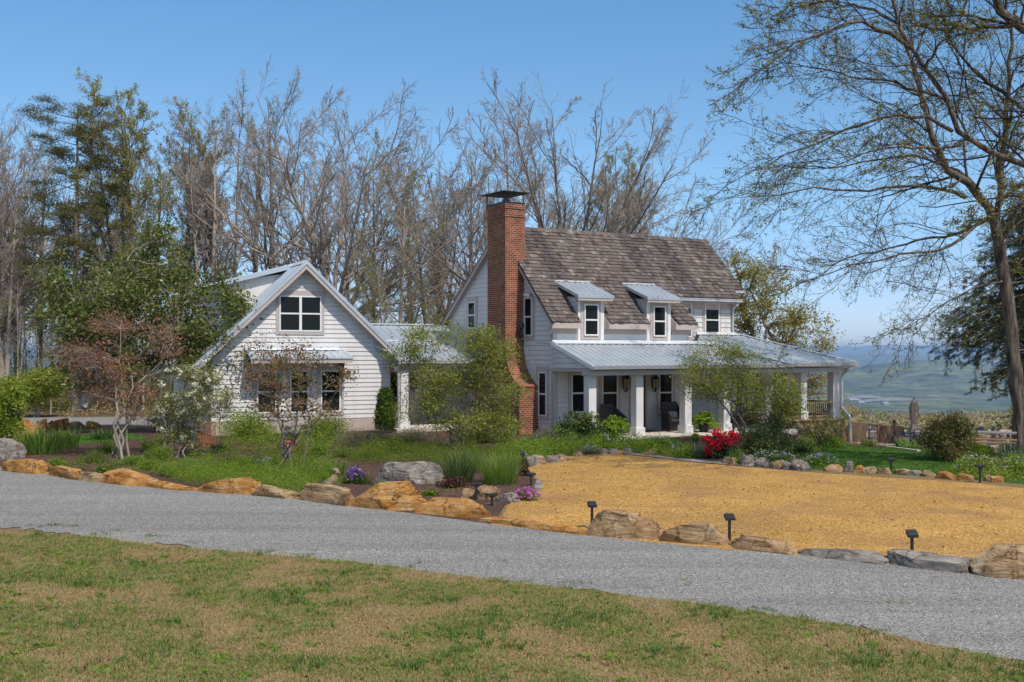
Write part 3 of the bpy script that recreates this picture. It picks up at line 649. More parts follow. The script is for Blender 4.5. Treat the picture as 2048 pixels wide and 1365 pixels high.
cs = MB(); pbox(cs, facing(0), d0, d0+.098, .03, .07, .24, 2.5); pbox(cs, facing(0), d1-.098, d1, .03, .07, .24, 2.5); pbox(cs, facing(0), d0, d1, .03, .075, 2.425, 2.53); cs.build('casing', M['trim'], door)
kn = MB(); kn.lathe([(.015,-.02),(.04,0),(.015,.02)], (d1-.2, -.12, 1.2), 8); kn.build('door_handle', M['black'], door)
for px, py in ((1251.5,779),(1309.5,779)):
    h, z = fm.front(px, py, -.2); lantern(house, facing(-.03), h, z, .30, .62)

# ------------------------------------------------------------------ the garage
fg = Frame(-4.90, 44.2, 25.5)
gar = empty('garage', (fg.x, fg.y, 0), fg.a, 'white clapboard garage with front gable, ribbed metal roof and awning over three windows', 'garage')
AP, ZA, GS = -3.53, 6.80, .95; TR = -.45
zg = lambda s: ZA - GS*abs(s-AP)
w = MB(); w.slab([(-7.06,.004,.2),(0,.004,.2),(0,.004,zg(0)-.2),(AP,.004,ZA-.2),(-7.06,.004,zg(-7.06)-.2)], (0,9,0)); w.build('wall', M['siding'], gar)
sd = MB(); siding(sd, [(-7.06,.69),(0,.69),(0,zg(0)-.1),(AP,ZA-.1),(-7.06,zg(-7.06)-.1)], facing(0), .176)
siding(sd, [(0,.69),(1.6,.69),(1.6,zg(0)-.1),(0,zg(0)-.1)], lambda h, o, z: (o, h, z), .176); sd.build('clapboard_siding', M['siding'], gar)
fo = MB(); fo.box(-7.06,.0,-.02,.0,.15,.69); fo.box(0,.02,0,6,.15,.69); fo.build('foundation', M['found'], gar)
rr = MB(); TB = 9.2
for e1 in (.66, -7.75):
    ribbed(rr, [(TR,AP),(TB,AP),(TB,e1),(TR,e1)], lambda e, g, o: (g, e, zg(g)+o), .23, .03)
    for q, th in ((TR, -.025),):
        rr.slab([(AP,q,ZA+.045),(e1,q,zg(e1)+.045),(e1,q,zg(e1)-.11),(AP,q,ZA-.11)], (0,th,0)); rr.slab([(AP,q-.02,ZA+.045),(e1,q-.02,zg(e1)+.045),(e1,q+.12,zg(e1)+.045),(AP,q+.12,ZA+.045)], (0,0,.01))
rr.build('metal_roof', M['metal'], gar)
rc = MB()
for sg in (1, -1): rc.slab([(AP,TR-.03,ZA+.055),(AP+sg*.16,TR-.03,zg(AP+.16)+.055),(AP+sg*.16,TB,zg(AP+.16)+.055),(AP,TB,ZA+.055)], (0,0,.012))
rc.build('ridge_cap', M['flash'], gar)
tm = MB()
for e1 in (.66, -7.75):
    rk = MB(); rk.slab([(AP,TR+.004,ZA-.09),(e1,TR+.004,zg(e1)-.09),(e1,TR+.004,zg(e1)-.30),(AP,TR+.004,ZA-.30)], (0,.03,0))
    rk.slab([(AP,TR+.03,ZA-.22),(e1,TR+.03,zg(e1)-.22),(e1,0,zg(e1)-.22),(AP,0,ZA-.22)], (0,0,.03)); rk.build('rake_board', M['trim'], gar)
tm.slab([(.02,TR+.04,zg(0)-.3),(.64,TR+.04,zg(.64)-.3),(.64,TR+.04,2.55),(.02,TR+.04,2.55)], (0,.03,0))
tm.build('frieze_board', M['trim'], gar)
dm = MB(); dt0, dt1, ds = 1.7, 8.0, -2.75; zd = lambda g: ZA + .02 + .27*(g-AP)
ribbed(dm, [(dt0-.25,AP-.02),(dt1,AP-.02),(dt1,AP+ds),(dt0-.25,AP+ds)], lambda e, g, o: (g, e, zd(g)+o), .23, .03)
dm.slab([(AP,dt0-.27,zd(AP)+.03),(AP+ds,dt0-.27,zd(AP+ds)+.03),(AP+ds,dt0-.27,zd(AP+ds)-.16),(AP,dt0-.27,zd(AP)-.16)], (0,.025,0))
dm = dm.build('shed_dormer', M['metal'], gar)
dw = MB(); sw = AP+ds+.3; dw.slab([(AP,dt0,ZA-.3),(sw,dt0,zd(sw)-.05),(sw,dt0,zg(sw)-.1)], (0,dt1-dt0-.1,0))
siding(dw, [(dt0,zg(sw)),(dt1,zg(sw)),(dt1,zd(sw)-.06),(dt0,zd(sw)-.06)], leftface(sw)); dw.build('dormer_wall', M['siding'], dm)
a = rect_on(fg, 557.8, 592, 642, 663.6, 0); window(gar, facing(0), *a, style='quad', cas=.12, head=.2)
for x0, x1, y1 in ((513,552,827),(579,617,826),(640.5,680.5,824)):
    a = rect_on(fg, x0, 741, x1, y1, 0); window(gar, facing(0), *a, cas=.13, head=.14)
a0, a1 = fg.front(501, 716, -1.0)[0], fg.front(707, 716, -1.0)[0]
aw = MB(); zw = lambda g: 3.36 + .30*(g)       # g: -1 at the eave
ribbed(aw, [(a0,-1.0),(a1,-1.0),(a1,-.03),(a0,-.03)], lambda e, g, o: (e, g, zw(g)+.05+o), .29, .03)
aw.box(a0,a1,-1.015,-.99,zw(-1)-.02,zw(-1)+.04); awn = aw.build('awning', M['metal'], gar)
fl = MB(); fl.slab([(a0,-.2,zw(-.2)+.09),(a1-.3,-.2,zw(-.2)+.09),(a1-.3,-.035,zw(-.03)+.1),(a0,-.035,zw(-.03)+.1)], (0,0,.012)); fl.box(a0,a1-.3,-.06,-.036,zw(0)+.05,zw(0)+.2); fl.build('flashing', M['flash'], awn)
fa = MB(); fa.box(a0+.02,a1-.02,-.985,-.95,zw(-1)-.17,zw(-1)+.015); fa.slab([(a0+.02,-.95,zw(-.95)-.05),(a1-.02,-.95,zw(-.95)-.05),(a1-.02,-.04,zw(0)-.05),(a0+.02,-.04,zw(0)-.05)], (0,0,.03)); fa.build('awning_fascia', M['trim'], awn)
for h in (a0+.12, a1-.28):
    br = MB(); br.box(h,h+.12,-.13,-.036,zw(0)-1.05,zw(0)-.06); br.slab([(h,-.85,zw(-.85)-.08),(h,-.13,zw(0)-.09),(h,-.13,zw(0)-.2),(h,-.85,zw(-.85)-.2)], (.12,0,0))
    arc = [(h+.06, -.12-.7*(1-math.cos(t))*1.0, zw(0)-1.0+.72*math.sin(t)) for t in np.linspace(0, math.pi/2, 7)]
    for p_, q_ in zip(arc, arc[1:]): br.bar(p_, q_, .12, .12)
    br.build('bracket', M['redwood'], awn)

# ------------------------------------------------------------------ the breezeway between them
bz = empty('breezeway', (fm.x, fm.y, 0), fm.a, 'low metal roofed breezeway linking garage and brick chimney, with one white column', 'breezeway')
zv = lambda b: 2.98 + .40*(b-4.49)
rr = MB(); ribbed(rr, [(-4.25,4.49),(-.02,4.49),(-.02,6.45),(-4.9,6.45),(-4.25,5.3)], lambda e, g, o: (e, g, zv(g)+o), .29, .03)
ribbed(rr, [(-4.85,6.38),(-.02,6.38),(-.02,7.95),(-5.9,7.95)], lambda e, g, o: (e, g, zv(g)+.07+o), .29, .03)
rr.build('metal_roof', M['metal'], bz)
fl = MB(); fl.box(-5.9,-.9,7.85,8.1,zv(7.95)+.1,zv(7.95)+.14); fl.box(-4.8,-.02,6.36,6.39,zv(6.38)+.01,zv(6.38)+.06); fl.build('ridge_cap', M['flash'], bz)
gt = MB(); gt.box(-4.28,-.05,4.36,4.47,2.86,2.97); gt.box(-4.28,-.05,4.35,4.365,2.95,2.99); gt.build('gutter', M['galv'], bz)
fa = MB(); fa.box(-4.25,-.05,4.475,4.51,2.72,2.95); fa.box(-4.25,-.03,4.51,7.3,2.72,2.745); fa.box(-4.22,-.03,4.65,4.95,2.55,2.72); fa.build('beam', M['trim'], bz)
c = MB(); c.box(-4.08,-3.75,4.62,4.95,.3,2.55); c.box(-4.13,-3.70,4.57,5.0,.3,.6); c.build('column', M['column'], bz, bevel=.008)
dn = MB(); dn.tube([(-4.2,4.42,2.88),(-4.2,4.6,2.7),(-4.15,4.66,2.5),(-4.15,4.66,.35)], .045, 8); dn.build('downspout', M['galv'], bz)
w = MB(); siding(w, [(-4.0,.75),(-.03,.75),(-.03,2.72),(-4.0,2.72)], facing(7.2)); w.box(-4.0,-.03,7.205,7.3,.3,2.75); w.build('wall', M['siding'], bz)
sk = MB(); sk.box(-4.0,-.03,7.15,7.2,.3,.75); sk.build('skirt_board', M['trim'], bz)
dr = MB(); pbox(dr, facing(7.2), -3.7, -2.75, .034, .08, .32, 2.45); dr = dr.build('door', M['darkwood'], bz)
pn = MB(); pbox(pn, facing(7.2), -3.55, -2.9, .08, .09, 1.3, 2.25); pn.build('pane', M['glass'], dr)
window(bz, facing(7.2), -1.75, -.9, 1.15, 2.4)
lantern(bz, facing(7.17), -2.35, 1.75, .26, .5)
fo = MB(); fo.box(-4.4,-.9,4.3,7.2,.1,.33); fo.build('floor', M['concrete'], bz)
SUN_E, SKY_S, EXPO = 3.8, .145, 0.14
# ------------------------------------------------------------------ ground and terrain
def hill(x, y):
    return mnoise.noise(Vector((x, y, 0)))
def ground_z(x, y):
    z = gz(y, x)
    t = min(1, max(0, (y - 55 - .25*max(0, 14-x))/60)) if x > -30 else 0       # the bluff falls away behind the patio
    far = max(0, y-110)*.09
    edge = max(0, abs(x)-70)*.06
    k = min(1, max(0, (x+12)/20))
    return z - 12*k*t*t*(3-2*t) - far - edge - max(0, -y-5)*.02
xs = np.unique(np.r_[np.arange(-40, 9, 4), np.arange(10, 14.1, .5), np.arange(16, 41, 4), np.linspace(-150, -40, 12), np.linspace(40, 150, 12)])
ys = np.unique(np.r_[np.arange(-40, 33, 6), np.arange(33, 49.1, .5), np.arange(51, 150, 4), 150.])
V = np.array([(x, y, ground_z(x, y)) for y in ys for x in xs]); nx = len(xs)
Fq = np.array([(j*nx+i, j*nx+i+1, (j+1)*nx+i+1, (j+1)*nx+i) for j in range(len(ys)-1) for i in range(nx-1)])
mi = [1 if ys[j] >= 49 else 0 for j in range(len(ys)-1) for i in range(nx-1)]
o = link('ground', np_mesh('ground', V, [Fq], [M['dry'], M['forestfloor']], mi, True)); tag(o, kind='structure')

def cut(poly, y, keep_above):
    out = []; n = len(poly); f = (lambda p: p[1] >= y) if keep_above else (lambda p: p[1] <= y)
    for i in range(n):
        a, b = poly[i], poly[(i+1) % n]
        if f(a): out.append(a)
        if f(a) != f(b): t = (y-a[1])/(b[1]-a[1]); out.append((a[0]+t*(b[0]-a[0]), y))
    return out
def sheet(name, pts, mat, dz, rough=0.0, seed=1, close=True):     # a patch laid on the ground; pts are world (x, y)
    g = random.Random(seed); out = []
    for i in range(len(pts)):
        a, b = pts[i], pts[(i+1) % len(pts)]; L = math.hypot(b[0]-a[0], b[1]-a[1]); n = max(1, int(L/.22)) if rough else 1
        dx, dy = (b[1]-a[1])/max(L,1e-6), -(b[0]-a[0])/max(L,1e-6)
        for k in range(n):
            t = k/n; q = (a[0]+(b[0]-a[0])*t, a[1]+(b[1]-a[1])*t); r = rough*(mnoise.noise(Vector((q[0]*.9, q[1]*.9, seed)))*1.2 + g.uniform(-.22,.22)) if (rough and k) else 0
            out.append((q[0]+dx*r, q[1]+dy*r))
    m = MB(); m.add([(x, y, 0) for x, y in out], [tuple(range(len(out)))]); o = m.build(name, mat)
    bm = bmesh.new(); bm.from_mesh(o.data); bmesh.ops.triangulate(bm, faces=bm.faces, ngon_method='EAR_CLIP')
    cuts = [((c, 0, 0), (1, 0, 0)) for c in np.arange(10, 14.1, .5)] + [((0, c, 0), (0, 1, 0)) for c in np.arange(33, 49.1, .5)]
    X0, X1 = min(p[0] for p in out), max(p[0] for p in out); Y0, Y1 = min(p[1] for p in out), max(p[1] for p in out)
    for c, n in cuts:
        if (n[0] and X0 < c[0] < X1) or (n[1] and Y0 < c[1] < Y1): bmesh.ops.bisect_plane(bm, geom=bm.verts[:] + bm.edges[:] + bm.faces[:], plane_co=c, plane_no=n)
    for v in bm.verts: v.co.z = gz(v.co.y, v.co.x) + dz
    bmesh.ops.triangulate(bm, faces=bm.faces); bm.normal_update()
    for f in bm.faces:
        if f.normal.z < 0: f.normal_flip()
    bm.to_mesh(o.data); bm.free(); tag(o, kind='structure'); return o
def gp(*px): return [tuple(G(x, y)[:2]) for x, y in px]
# the grey gravel drive sweeping past the boulders, and its far end behind the garden
far = gp((-500,920),(0,934),(160,953),(380,976),(600,1000),(830,1029),(1000,1052),(1165,1072),(1440,1099),(1770,1126),(1930,1143),(2060,1158),(2500,1200))
near = gp((2500,1440),(2250,1375),(2048,1332),(1700,1258),(1400,1212),(1000,1165),(700,1128),(380,1100),(200,1080),(0,1060),(-500,1020))
def band(name, A, Bp, mat, dz, rough, seed, n=170, rows=6):     # a road between two edge lines
    ra = lambda q: resample([(x, y, 0) for x, y in q], n)
    a, b = ra(A), ra(Bp); g = np.random.default_rng(seed); nz = np.array([mnoise.noise(Vector((p[0]*.8, p[1]*.8, seed)))*1.1 for p in b]); b[:, 1] += rough*(nz + g.uniform(-.35, .35, n))
    V = np.array([a*(1-t)+b*t for t in np.linspace(0, 1, rows)]).reshape(-1, 3); V[:, 2] = [gz(y, x)+dz for x, y, _ in V]
    i, j = np.meshgrid(np.arange(n-1), np.arange(rows-1)); k = (j*n+i).ravel(); o = link(name, np_mesh(name, V, [np.stack([k, k+n, k+n+1, k+1], 1)], [mat])); tag(o, kind='structure'); return o
band('drive', far, near[::-1], M['drive'], .012, .5, 3)
sheet('back_drive', gp((-700,850),(60,836),(330,834),(470,838),(470,850),(330,853),(200,852),(60,856),(-300,880)), M['drive'], .012, .15, 4)
# mulch garden bed
sheet('mulch_bed', gp((-600,925),(0,937),(160,956),(380,979),(600,1004),(830,1034),(985,1052),(1010,1012),(1072,985),(1075,960),(1050,936),(1140,912),(1215,903),(1400,926),(1600,944),(1660,925),(1560,890),(1690,880),(1700,858),(1200,850),(800,845),(450,845),(200,862),(-300,890)), M['mulch'], .004, 0)
yel = gp((985,1055),(1010,1012),(1072,985),(1075,960),(1050,936),(1140,912),(1215,903),(1400,926),(1600,944),(1800,958),(1960,968),(2120,985),(2500,1010),(2700,1210),(2060,1168),(1930,1155),(1770,1135),(1440,1105),(1165,1077))
sheet('yellow_gravel', yel, M['yellow'], .008, .12, 5)
sheet('lawn', gp((1580,938),(1620,905),(1700,892),(1790,890),(1900,906),(2000,922),(2048,935),(2300,960),(2300,985),(2048,968),(1930,958),(1800,950),(1700,944)), M['green'], .013, .05, 6)
sheet('side_lawn', gp((90,893),(120,876),(200,868),(260,866),(300,878),(230,884),(150,890)), M['green'], .013, .05, 7)
sheet('timber_edging', gp((1215,902),(1400,922),(1500,931),(1500,935),(1400,927),(1210,905)), M['greywood'], .03, 0)
fb = gp((2052,851),(1940,846))
sheet('patio', [tuple(p) for p in gp((1690,884),(1900,898))] + [(24,44.0),(27,55.5),(13.4,55.5),(14.2,47)], M['patio'], .02, 0)

# the wide valley: wooded hills fading into the air
def valley_mat():
    m, nt, nd, lk = newmat('wooded_valley'); b = pbsdf(nd, .95, .05); tc = nd('ShaderNodeTexCoord'); co = tc.outputs['Object']
    f = noise(nd, lk, co, .0016, 9, .72); r = ramp(nd, [(.3,(.025,.036,.02)),(.44,(.06,.078,.03)),(.56,(.115,.13,.045)),(.7,(.16,.145,.08))]); lk(f, r.inputs[0])  # wood tones; the coarse dark patches also paint in cloud shadows
    g = noise(nd, lk, co, .008, 6, .75); r2 = ramp(nd, [(.36,(.25,)*3),(.64,(1.85,)*3)]); lk(g, r2.inputs[0])
    lk(mix(nd, lk, 1.0, r.outputs[0], r2.outputs[0], 'MULTIPLY'), b.inputs['Base Color']); bump(nd, lk, g, 1.0, b, 30)
    finish(nd, lk, b.outputs[0]); return m
M['valley'] = valley_mat()
def valley_z(r, a):
    x, y = r*math.sin(a), r*math.cos(a)
    z = -9 - 36*min(1, max(0, (r-150)/350)) - 159*min(1, max(0, (r-450)/900))**.8
    n = lambda s, k: mnoise.fractal(Vector((x/s, y/s, k)), .9, 2.1, 5)
    z += n(900, 1)*14*min(1, max(0, (r-900)/900))
    w = lambda c, d: math.exp(-((r-c)/d)**2)
    kk = min(1, max(0, (r-5000)/1200)); z += (17*n(480, 9) + 8*mnoise.noise(Vector((x/90, y/90, 2.))))*kk + 5*mnoise.noise(Vector((x/60, y/60, 4.)))*min(1, max(0, (r-2000)/800))
    z += (92 + 34*n(1500, 3) + 58*math.exp(-((a-.372)/.05)**2))*w(6500, 800)
    z += (168 + 46*n(3400, 5))*w(14500, 1700)
    z += (232 + 34*n(5000, 7) + 52*math.exp(-((a-.345)/.06)**2))*w(25000, 3200)
    return z
rs = np.r_[np.geomspace(140, 1800, 60), np.geomspace(1840, 32000, 300)]; an = np.radians(np.r_[np.linspace(-40, 8, 110), np.linspace(8.1, 26, 470), np.linspace(26.5, 40, 24)])
V = np.array([(r*math.sin(a), r*math.cos(a), valley_z(r, a)) for r in rs for a in an]); na = len(an)
j, i = np.meshgrid(np.arange(len(rs)-1), np.arange(na-1), indexing='ij'); k = (j*na+i).ravel()
o = link('hills', np_mesh('hills', V, [np.stack([k, k+1, k+na+1, k+na], 1)], [M['valley']], None, True)); tag(o, kind='structure')
# the pale works and car parks on the valley floor
ob = empty('works', (0,0,0)); 
def vpt(px, D): return Vector(((px-1024)/F*D, D, 0))
M['roofpale'] = mk('pale_roofs', (.34,.34,.34), None); M['lot'] = mk('bare_ground', (.17,.15,.14), (.24,.21,.19), .01)
g = random.Random(4); Dw = 5600
COL.objects.unlink(ob); bpy.data.objects.remove(ob)
for k, (x0, x1, py, lab) in enumerate(((1700,1722,800,'long pale factory roof on the valley floor, nearest the porch'),(1718,1731,804,'low white shed before the long factory roof in the valley'),(1754,1763,803,'small white warehouse in the middle of the valley clearing'),(1774,1785,803,'white warehouse at the right end of the valley clearing'),(1768,1779,809,'bright white building lowest in the valley below the warehouses'))):
    D = (CH+200-4)*F/(py-HY); a, b = vpt(x0, D), vpt(x1, D); e = (b-a).normalized(); n = Vector((-e.y, e.x, 0))
    m = MB(); z0 = valley_z(D, math.atan2(a.x, a.y)) - 6; z1 = z0 + 10; q = [a, b, b+n*50, a+n*50]; mid = [(a+q[3])/2, (b+q[2])/2]
    m.add([(p.x,p.y,z0) for p in q]+[(p.x,p.y,z1) for p in q]+[(p.x,p.y,z1+3) for p in mid], [(0,1,5,4),(1,2,6,5),(2,3,7,6),(3,0,4,7),(4,5,9,8),(6,7,8,9),(5,6,9),(7,4,8)])
    tag(m.build('warehouse', M['roofpale']), lab, 'warehouse', 'pale works in the valley')
m = MB()
for x0, x1, py in ((1694,1765,798),(1730,1846,803)):
    D = (CH+198)*F/(py-HY)
    for i in range(14):
        xa, xb = x0+(x1-x0)*i/14, x0+(x1-x0)*(i+1)/14; a, b = vpt(xa, D-60), vpt(xb, D-60); w_ = 150*math.sin(math.pi*(i+.5)/14); c, d = vpt(xb, D+w_), vpt(xa, D+w_)
        m.add([(p.x, p.y, valley_z(math.hypot(p.x,p.y), math.atan2(p.x,p.y))+4) for p in (a,b,c,d)], [(0,1,2,3)])
tag(m.build('valley_clearing', M['lot']), kind='structure')
# haze
hz = MB(); hz.box(-27000, 27000, -60, 33000, -330, 60)
mt, nt_, nd, lk = newmat('air'); pv = nd('ShaderNodeVolumePrincipled'); pv.inputs['Density'].default_value = 8.5e-5; pv.inputs['Color'].default_value = (.50,.71,1,1); pv.inputs['Anisotropy'].default_value = .1
om = nd('ShaderNodeOutputMaterial'); lk(pv.outputs[0], om.inputs['Volume'])
tag(hz.build('haze', mt), kind='stuff')
# ------------------------------------------------------------------ trees
SV = np.array([.35, -.45, .8])
def tree_from(name, loc, trunk, crown, label, cat='tree', group=None, rz=0, sc=1.0):
    t = empty(name, loc, rz, label, cat, group); t.scale = (sc,)*3 if np.isscalar(sc) else sc
    for nm, parts, mats, sm in (('trunk',)+trunk+(True,), ('crown',)+crown+(False,)):
        V, f, mi = join(parts) if isinstance(parts, list) else parts
        link(nm, np_mesh(nm, V, [f], mats, mi, sm), t)
    return t
def trunk_line(g, H, r0, n=10, lean=.05, wig=.02):
    p = np.zeros((n, 3)); d = np.array([g.normal()*lean, g.normal()*lean, 1.])
    for i in range(1, n):
        d = norm(d + wig*g.normal(size=3) + np.array([0,0,.05])); p[i] = p[i-1] + d*H/(n-1)
    r = r0*np.linspace(1, .07, n)**.9; r[0] *= 1.35
    return p[None], r[None]
def bare(seed, style, H=16., r0=.24, tw='twig', bk='bark', bud=None, dens=1.0):
    g = np.random.default_rng(seed)
    if style == 'tall':
        P0, R0 = trunk_line(g, H*.90, r0, 12, .04, .014)
        P1, R1 = grow(g, P0, R0, int(16*dens), .34, .97, R(40), .36, 9, .06, .06, .5, endbias=.5, rmin=.026)
        P2, R2 = grow(g, P1, R1, 9, .12, 1., R(38), .46, 7, .09, .04, .55, rmin=.014)
    elif style == 'spread':
        P0, R0 = trunk_line(g, H*.30, r0*1.2, 6); R0[:] = np.maximum(R0, r0*.8)
        m = 11; az = np.arange(m)*2.4 + g.random(m); an = np.radians(np.r_[6, 16, 26, 34, 42, 48, 54, 60, 66, 30, 20])[:m]
        P1 = []
        for k in range(m):
            st = P0[0, -1 - (k % 3)]; L = H*.68*g.uniform(.88, 1.03); u = np.linspace(0, 1, 10)[:, None]
            d = np.array([math.cos(az[k])*math.sin(an[k]), math.sin(az[k])*math.sin(an[k]), math.cos(an[k])]); q = st + d*u*L + np.array([0,0,1.])*(u**2)*L*.10*math.sin(an[k])
            q[1:] += np.cumsum(g.normal(size=(9,3))*.07, 0)*np.array([1,1,.4]); P1.append(q)
        P1 = np.array(P1); R1 = np.linspace(r0*.5, .012, 10)[None]*g.uniform(.7, 1.1, m)[:, None]
        P1b, R1b = grow(g, P1, R1, 7, .2, .9, R(40), .44, 10, .10, .035, .55, endbias=.35, rmin=.026)
        P1 = np.concatenate([P1, P1b]); R1 = np.concatenate([R1, R1b])
        P2, R2 = grow(g, P1, R1, 10, .15, 1., R(40), .32, 7, .09, .04, .55, rmin=.014)
    else:                                          # several upright stems
        q = [trunk_line(g, H*g.uniform(.7,.95), r0*g.uniform(.55,.9), 10, .12, .014) for _ in range(3)]
        P0 = np.concatenate([a for a, _ in q]); R0 = np.concatenate([b for _, b in q])
        P1, R1 = grow(g, P0, R0, int(12*dens), .3, .97, R(38), .28, 9, .06, .06, .5, endbias=.4, rmin=.024)
        P2, R2 = grow(g, P1, R1, 8, .12, 1., R(38), .46, 7, .09, .04, .55, rmin=.014)
    P3, R3 = grow(g, P2, R2, 6, .1, 1., R(40), .48, 6, .12, .03, .65, rmin=.0095)
    P4, R4 = grow(g, P3, R3, 4, .15, 1., R(42), .55, 4, .2, .02, .75, rmin=.0065)
    trunk = (tubes([(P0, R0, 8, 0), (P1, R1, 6, 0)]), [M[bk]])
    cr = [tubes([(P2, R2, 4, 0), (P3, R3, 3, 0), (P4, R4, 3, 0)])]; mats = [M[tw]]
    if bud:
        C = pts_on(g, P4, bud[1], .3); C = C + g.normal(size=C.shape)*.06
        V, f = leaves(g, C, bud[2], .6); cr.append((V, f, 1)); mats.append(M[bud[0]])
    return trunk, (cr, mats)
protos = {}; PH = {}
def proto(key, *a, **k):
    if key not in protos: protos[key] = (bare(*a, **k), []); PH[key] = float(np.percentile(protos[key][0][1][0][0][0][:, 2], 99.97))
    return key
proto('a', 1, 'tall', bud=('Lbud', 1, .03)); proto('b', 2, 'tall', r0=.2, tw='twigr'); proto('c', 3, 'spread', r0=.3, bk='barkp'); proto('d', 4, 'multi', r0=.26, bk='barkp')
proto('e', 5, 'spread', r0=.26, tw='twigr'); proto('f', 6, 'multi', r0=.22, tw='twigr', bud=('Lbud', 1, .026)); proto('y', 7, 'multi', r0=.2, tw='twig', bud=('Lbud', 4, .042))
proto('g', 8, 'tall', r0=.16, tw='twig', bk='barkp', bud=('Lbud', 1, .05), dens=.8); proto('s', 9, 'tall', r0=.09, bk='barkw', dens=.5); proto('q', 10, 'tall', r0=.11, bk='barkp', dens=.6, bud=('Lspring', 1, .05))
def stand(key, px, top, D, label, name='bare_tree', group=None, rz=None, w=1.0, base=None):
    (tr, cr), made = protos[key]; x = (px-1024)/F*D; z0 = ground_z(x, D); H = CH + (HY-top)/F*D - z0; sc = H/PH[key]
    rz = rnd.uniform(0, 6.28) if rz is None else rz
    if not made:
        t = tree_from(name, (x, D, z0), tr, cr, label, 'tree', group, rz, (sc*w, sc*w, sc)); made.append(t)
    else:
        t = copy_tree(made[0]); t.name = name; t.location = (x, D, z0); t.rotation_euler = (0,0,rz); t.scale = (sc*w, sc*w, sc); t['label'] = label
        if 'group' in t: del t['group']
        if group: t['group'] = group
    return t
WB = 'bare trees of the wood behind the buildings'
proto('n', 12, 'spread', r0=.28, bk='bark', tw='twig')
stand('y', 270, 168, 60, 'tall tree with yellow green buds standing right of the pine', 'budding_tree', w=1., rz=.4)
stand('y', 345, 208, 64, 'shorter yellow green budding tree between the taller one and the grey thicket', 'budding_tree', w=.8, rz=2.2)
stand('d', 415, 145, 60, 'multi stemmed bare tree, leftmost of the two tall grey ones behind the evergreen', w=.9, rz=1.2)
stand('f', 468, 134, 62, 'tallest bare tree left of the garage roof peak, with upright stems', w=.9, rz=.2)
stand('c', 640, 156, 60, 'broad spreading bare oak rising behind the garage roof peak', w=.95, rz=.9)
stand('a', 552, 165, 66, 'bare tree just left of the spreading oak, with a single straight trunk', w=1., rz=3.1)
stand('b', 745, 245, 63, 'slender bare tree with reddish twigs right of the spreading oak', w=1.)
stand('g', 790, 255, 57, 'pale thin trunked tree leaning above the right slope of the garage', w=1.)
stand('f', 862, 238, 62, 'multi stemmed bare tree midway between garage and brick chimney', w=.95, rz=2.5)
stand('a', 935, 245, 64, 'bare tree close to the left of the brick chimney', w=1.)
stand('n', 1138, 172, 60, 'large fan shaped bare tree rising behind the shake roof', w=1.0, rz=2.6)
stand('y', 1205, 290, 74, 'faintly green budding tree behind the fan shaped bare tree', 'budding_tree', w=.8)
stand('b', 1025, 165, 66, 'bare tree behind the chimney top', w=.9)
stand('c', 1260, 345, 70, 'lower bare tree behind the right end of the roof ridge', w=1.0, rz=1.0)
stand('d', 12, 190, 58, 'bare multi stemmed tree at the far left edge of the wood', w=.9)
stand('a', 78, 240, 62, 'bare grey tree standing just left of the pine', w=.9)
stand('s', 32, 560, 51, 'thin white barked sapling at the left edge beside the back drive', 'sapling', w=.8)
stand('s', 74, 640, 52.5, 'second thin pale sapling beside the back drive, with short white stem', 'sapling', w=.9)
for k, (px, top, D, key) in enumerate(((-30,215,66,'c'),(38,225,72,'b'),(190,270,76,'d'),(310,262,76,'a'),(505,200,74,'a'),(600,250,78,'b'),
        (705,285,80,'b'),(825,300,76,'a'),(895,310,78,'d'),(985,300,72,'b'),(1075,260,76,'a'),(-90,240,60,'e'),(-160,210,66,'a'))):
    stand(key, px, top+rnd.uniform(-8,8), D, 'bare tree deep in the crowded wood behind the house and garage', group=WB, w=rnd.uniform(.9,1.1))
for k in range(48):
    px = rnd.choice([rnd.uniform(-40, 330), rnd.uniform(-20, 300), rnd.uniform(690, 985)]); D = rnd.uniform(53, 74)
    stand(rnd.choice('qqqsg'), px, rnd.uniform(430, 640), D, 'slim leafing sapling in the undergrowth of the wood', 'sapling', 'saplings in the undergrowth', w=rnd.uniform(.9,1.4))

# pine
def pine():
    g = np.random.default_rng(24); D = 57; x = (150-1024)/F*D; z0 = ground_z(x, D); H = CH + (HY-172)/F*D - z0
    P0, R0 = trunk_line(g, H*.93, .25, 12, .004, .008); R0 = np.maximum(R0, .05)
    P1, R1 = grow(g, P0, R0, 46, .50, .99, R(86), .165, 7, .10, .0, .32, endbias=.1, rmin=.03)
    Pl, Rl = grow(g, P0, R0, 7, .30, .5, R(70), .2, 7, .15, .03, .32, endbias=0, rmin=.03)
    P1 = np.concatenate([P1, Pl]); R1 = np.concatenate([R1, Rl])
    P2, R2 = grow(g, P1, R1, 6, .35, 1., R(50), .42, 5, .12, .05, .6, flat=.8, rmin=.016)
    C = pts_on(g, P2, 4, .3); C2 = blob(g, C, 40, (.24,.24,.07))
    V, f = leaves(g, C2, .055, .25, .6)
    tree_from('pine_tree', (x, D, z0), (tubes([(P0,R0,8,0),(P1,R1,5,0)]), [M['bark']]), ([tubes([(P2,R2,4,0)]), (V, f, 1)], [M['twigd'], M['Lpine']]), 'tall dark pine with layered flat topped crown at the left of the wood')
pine()

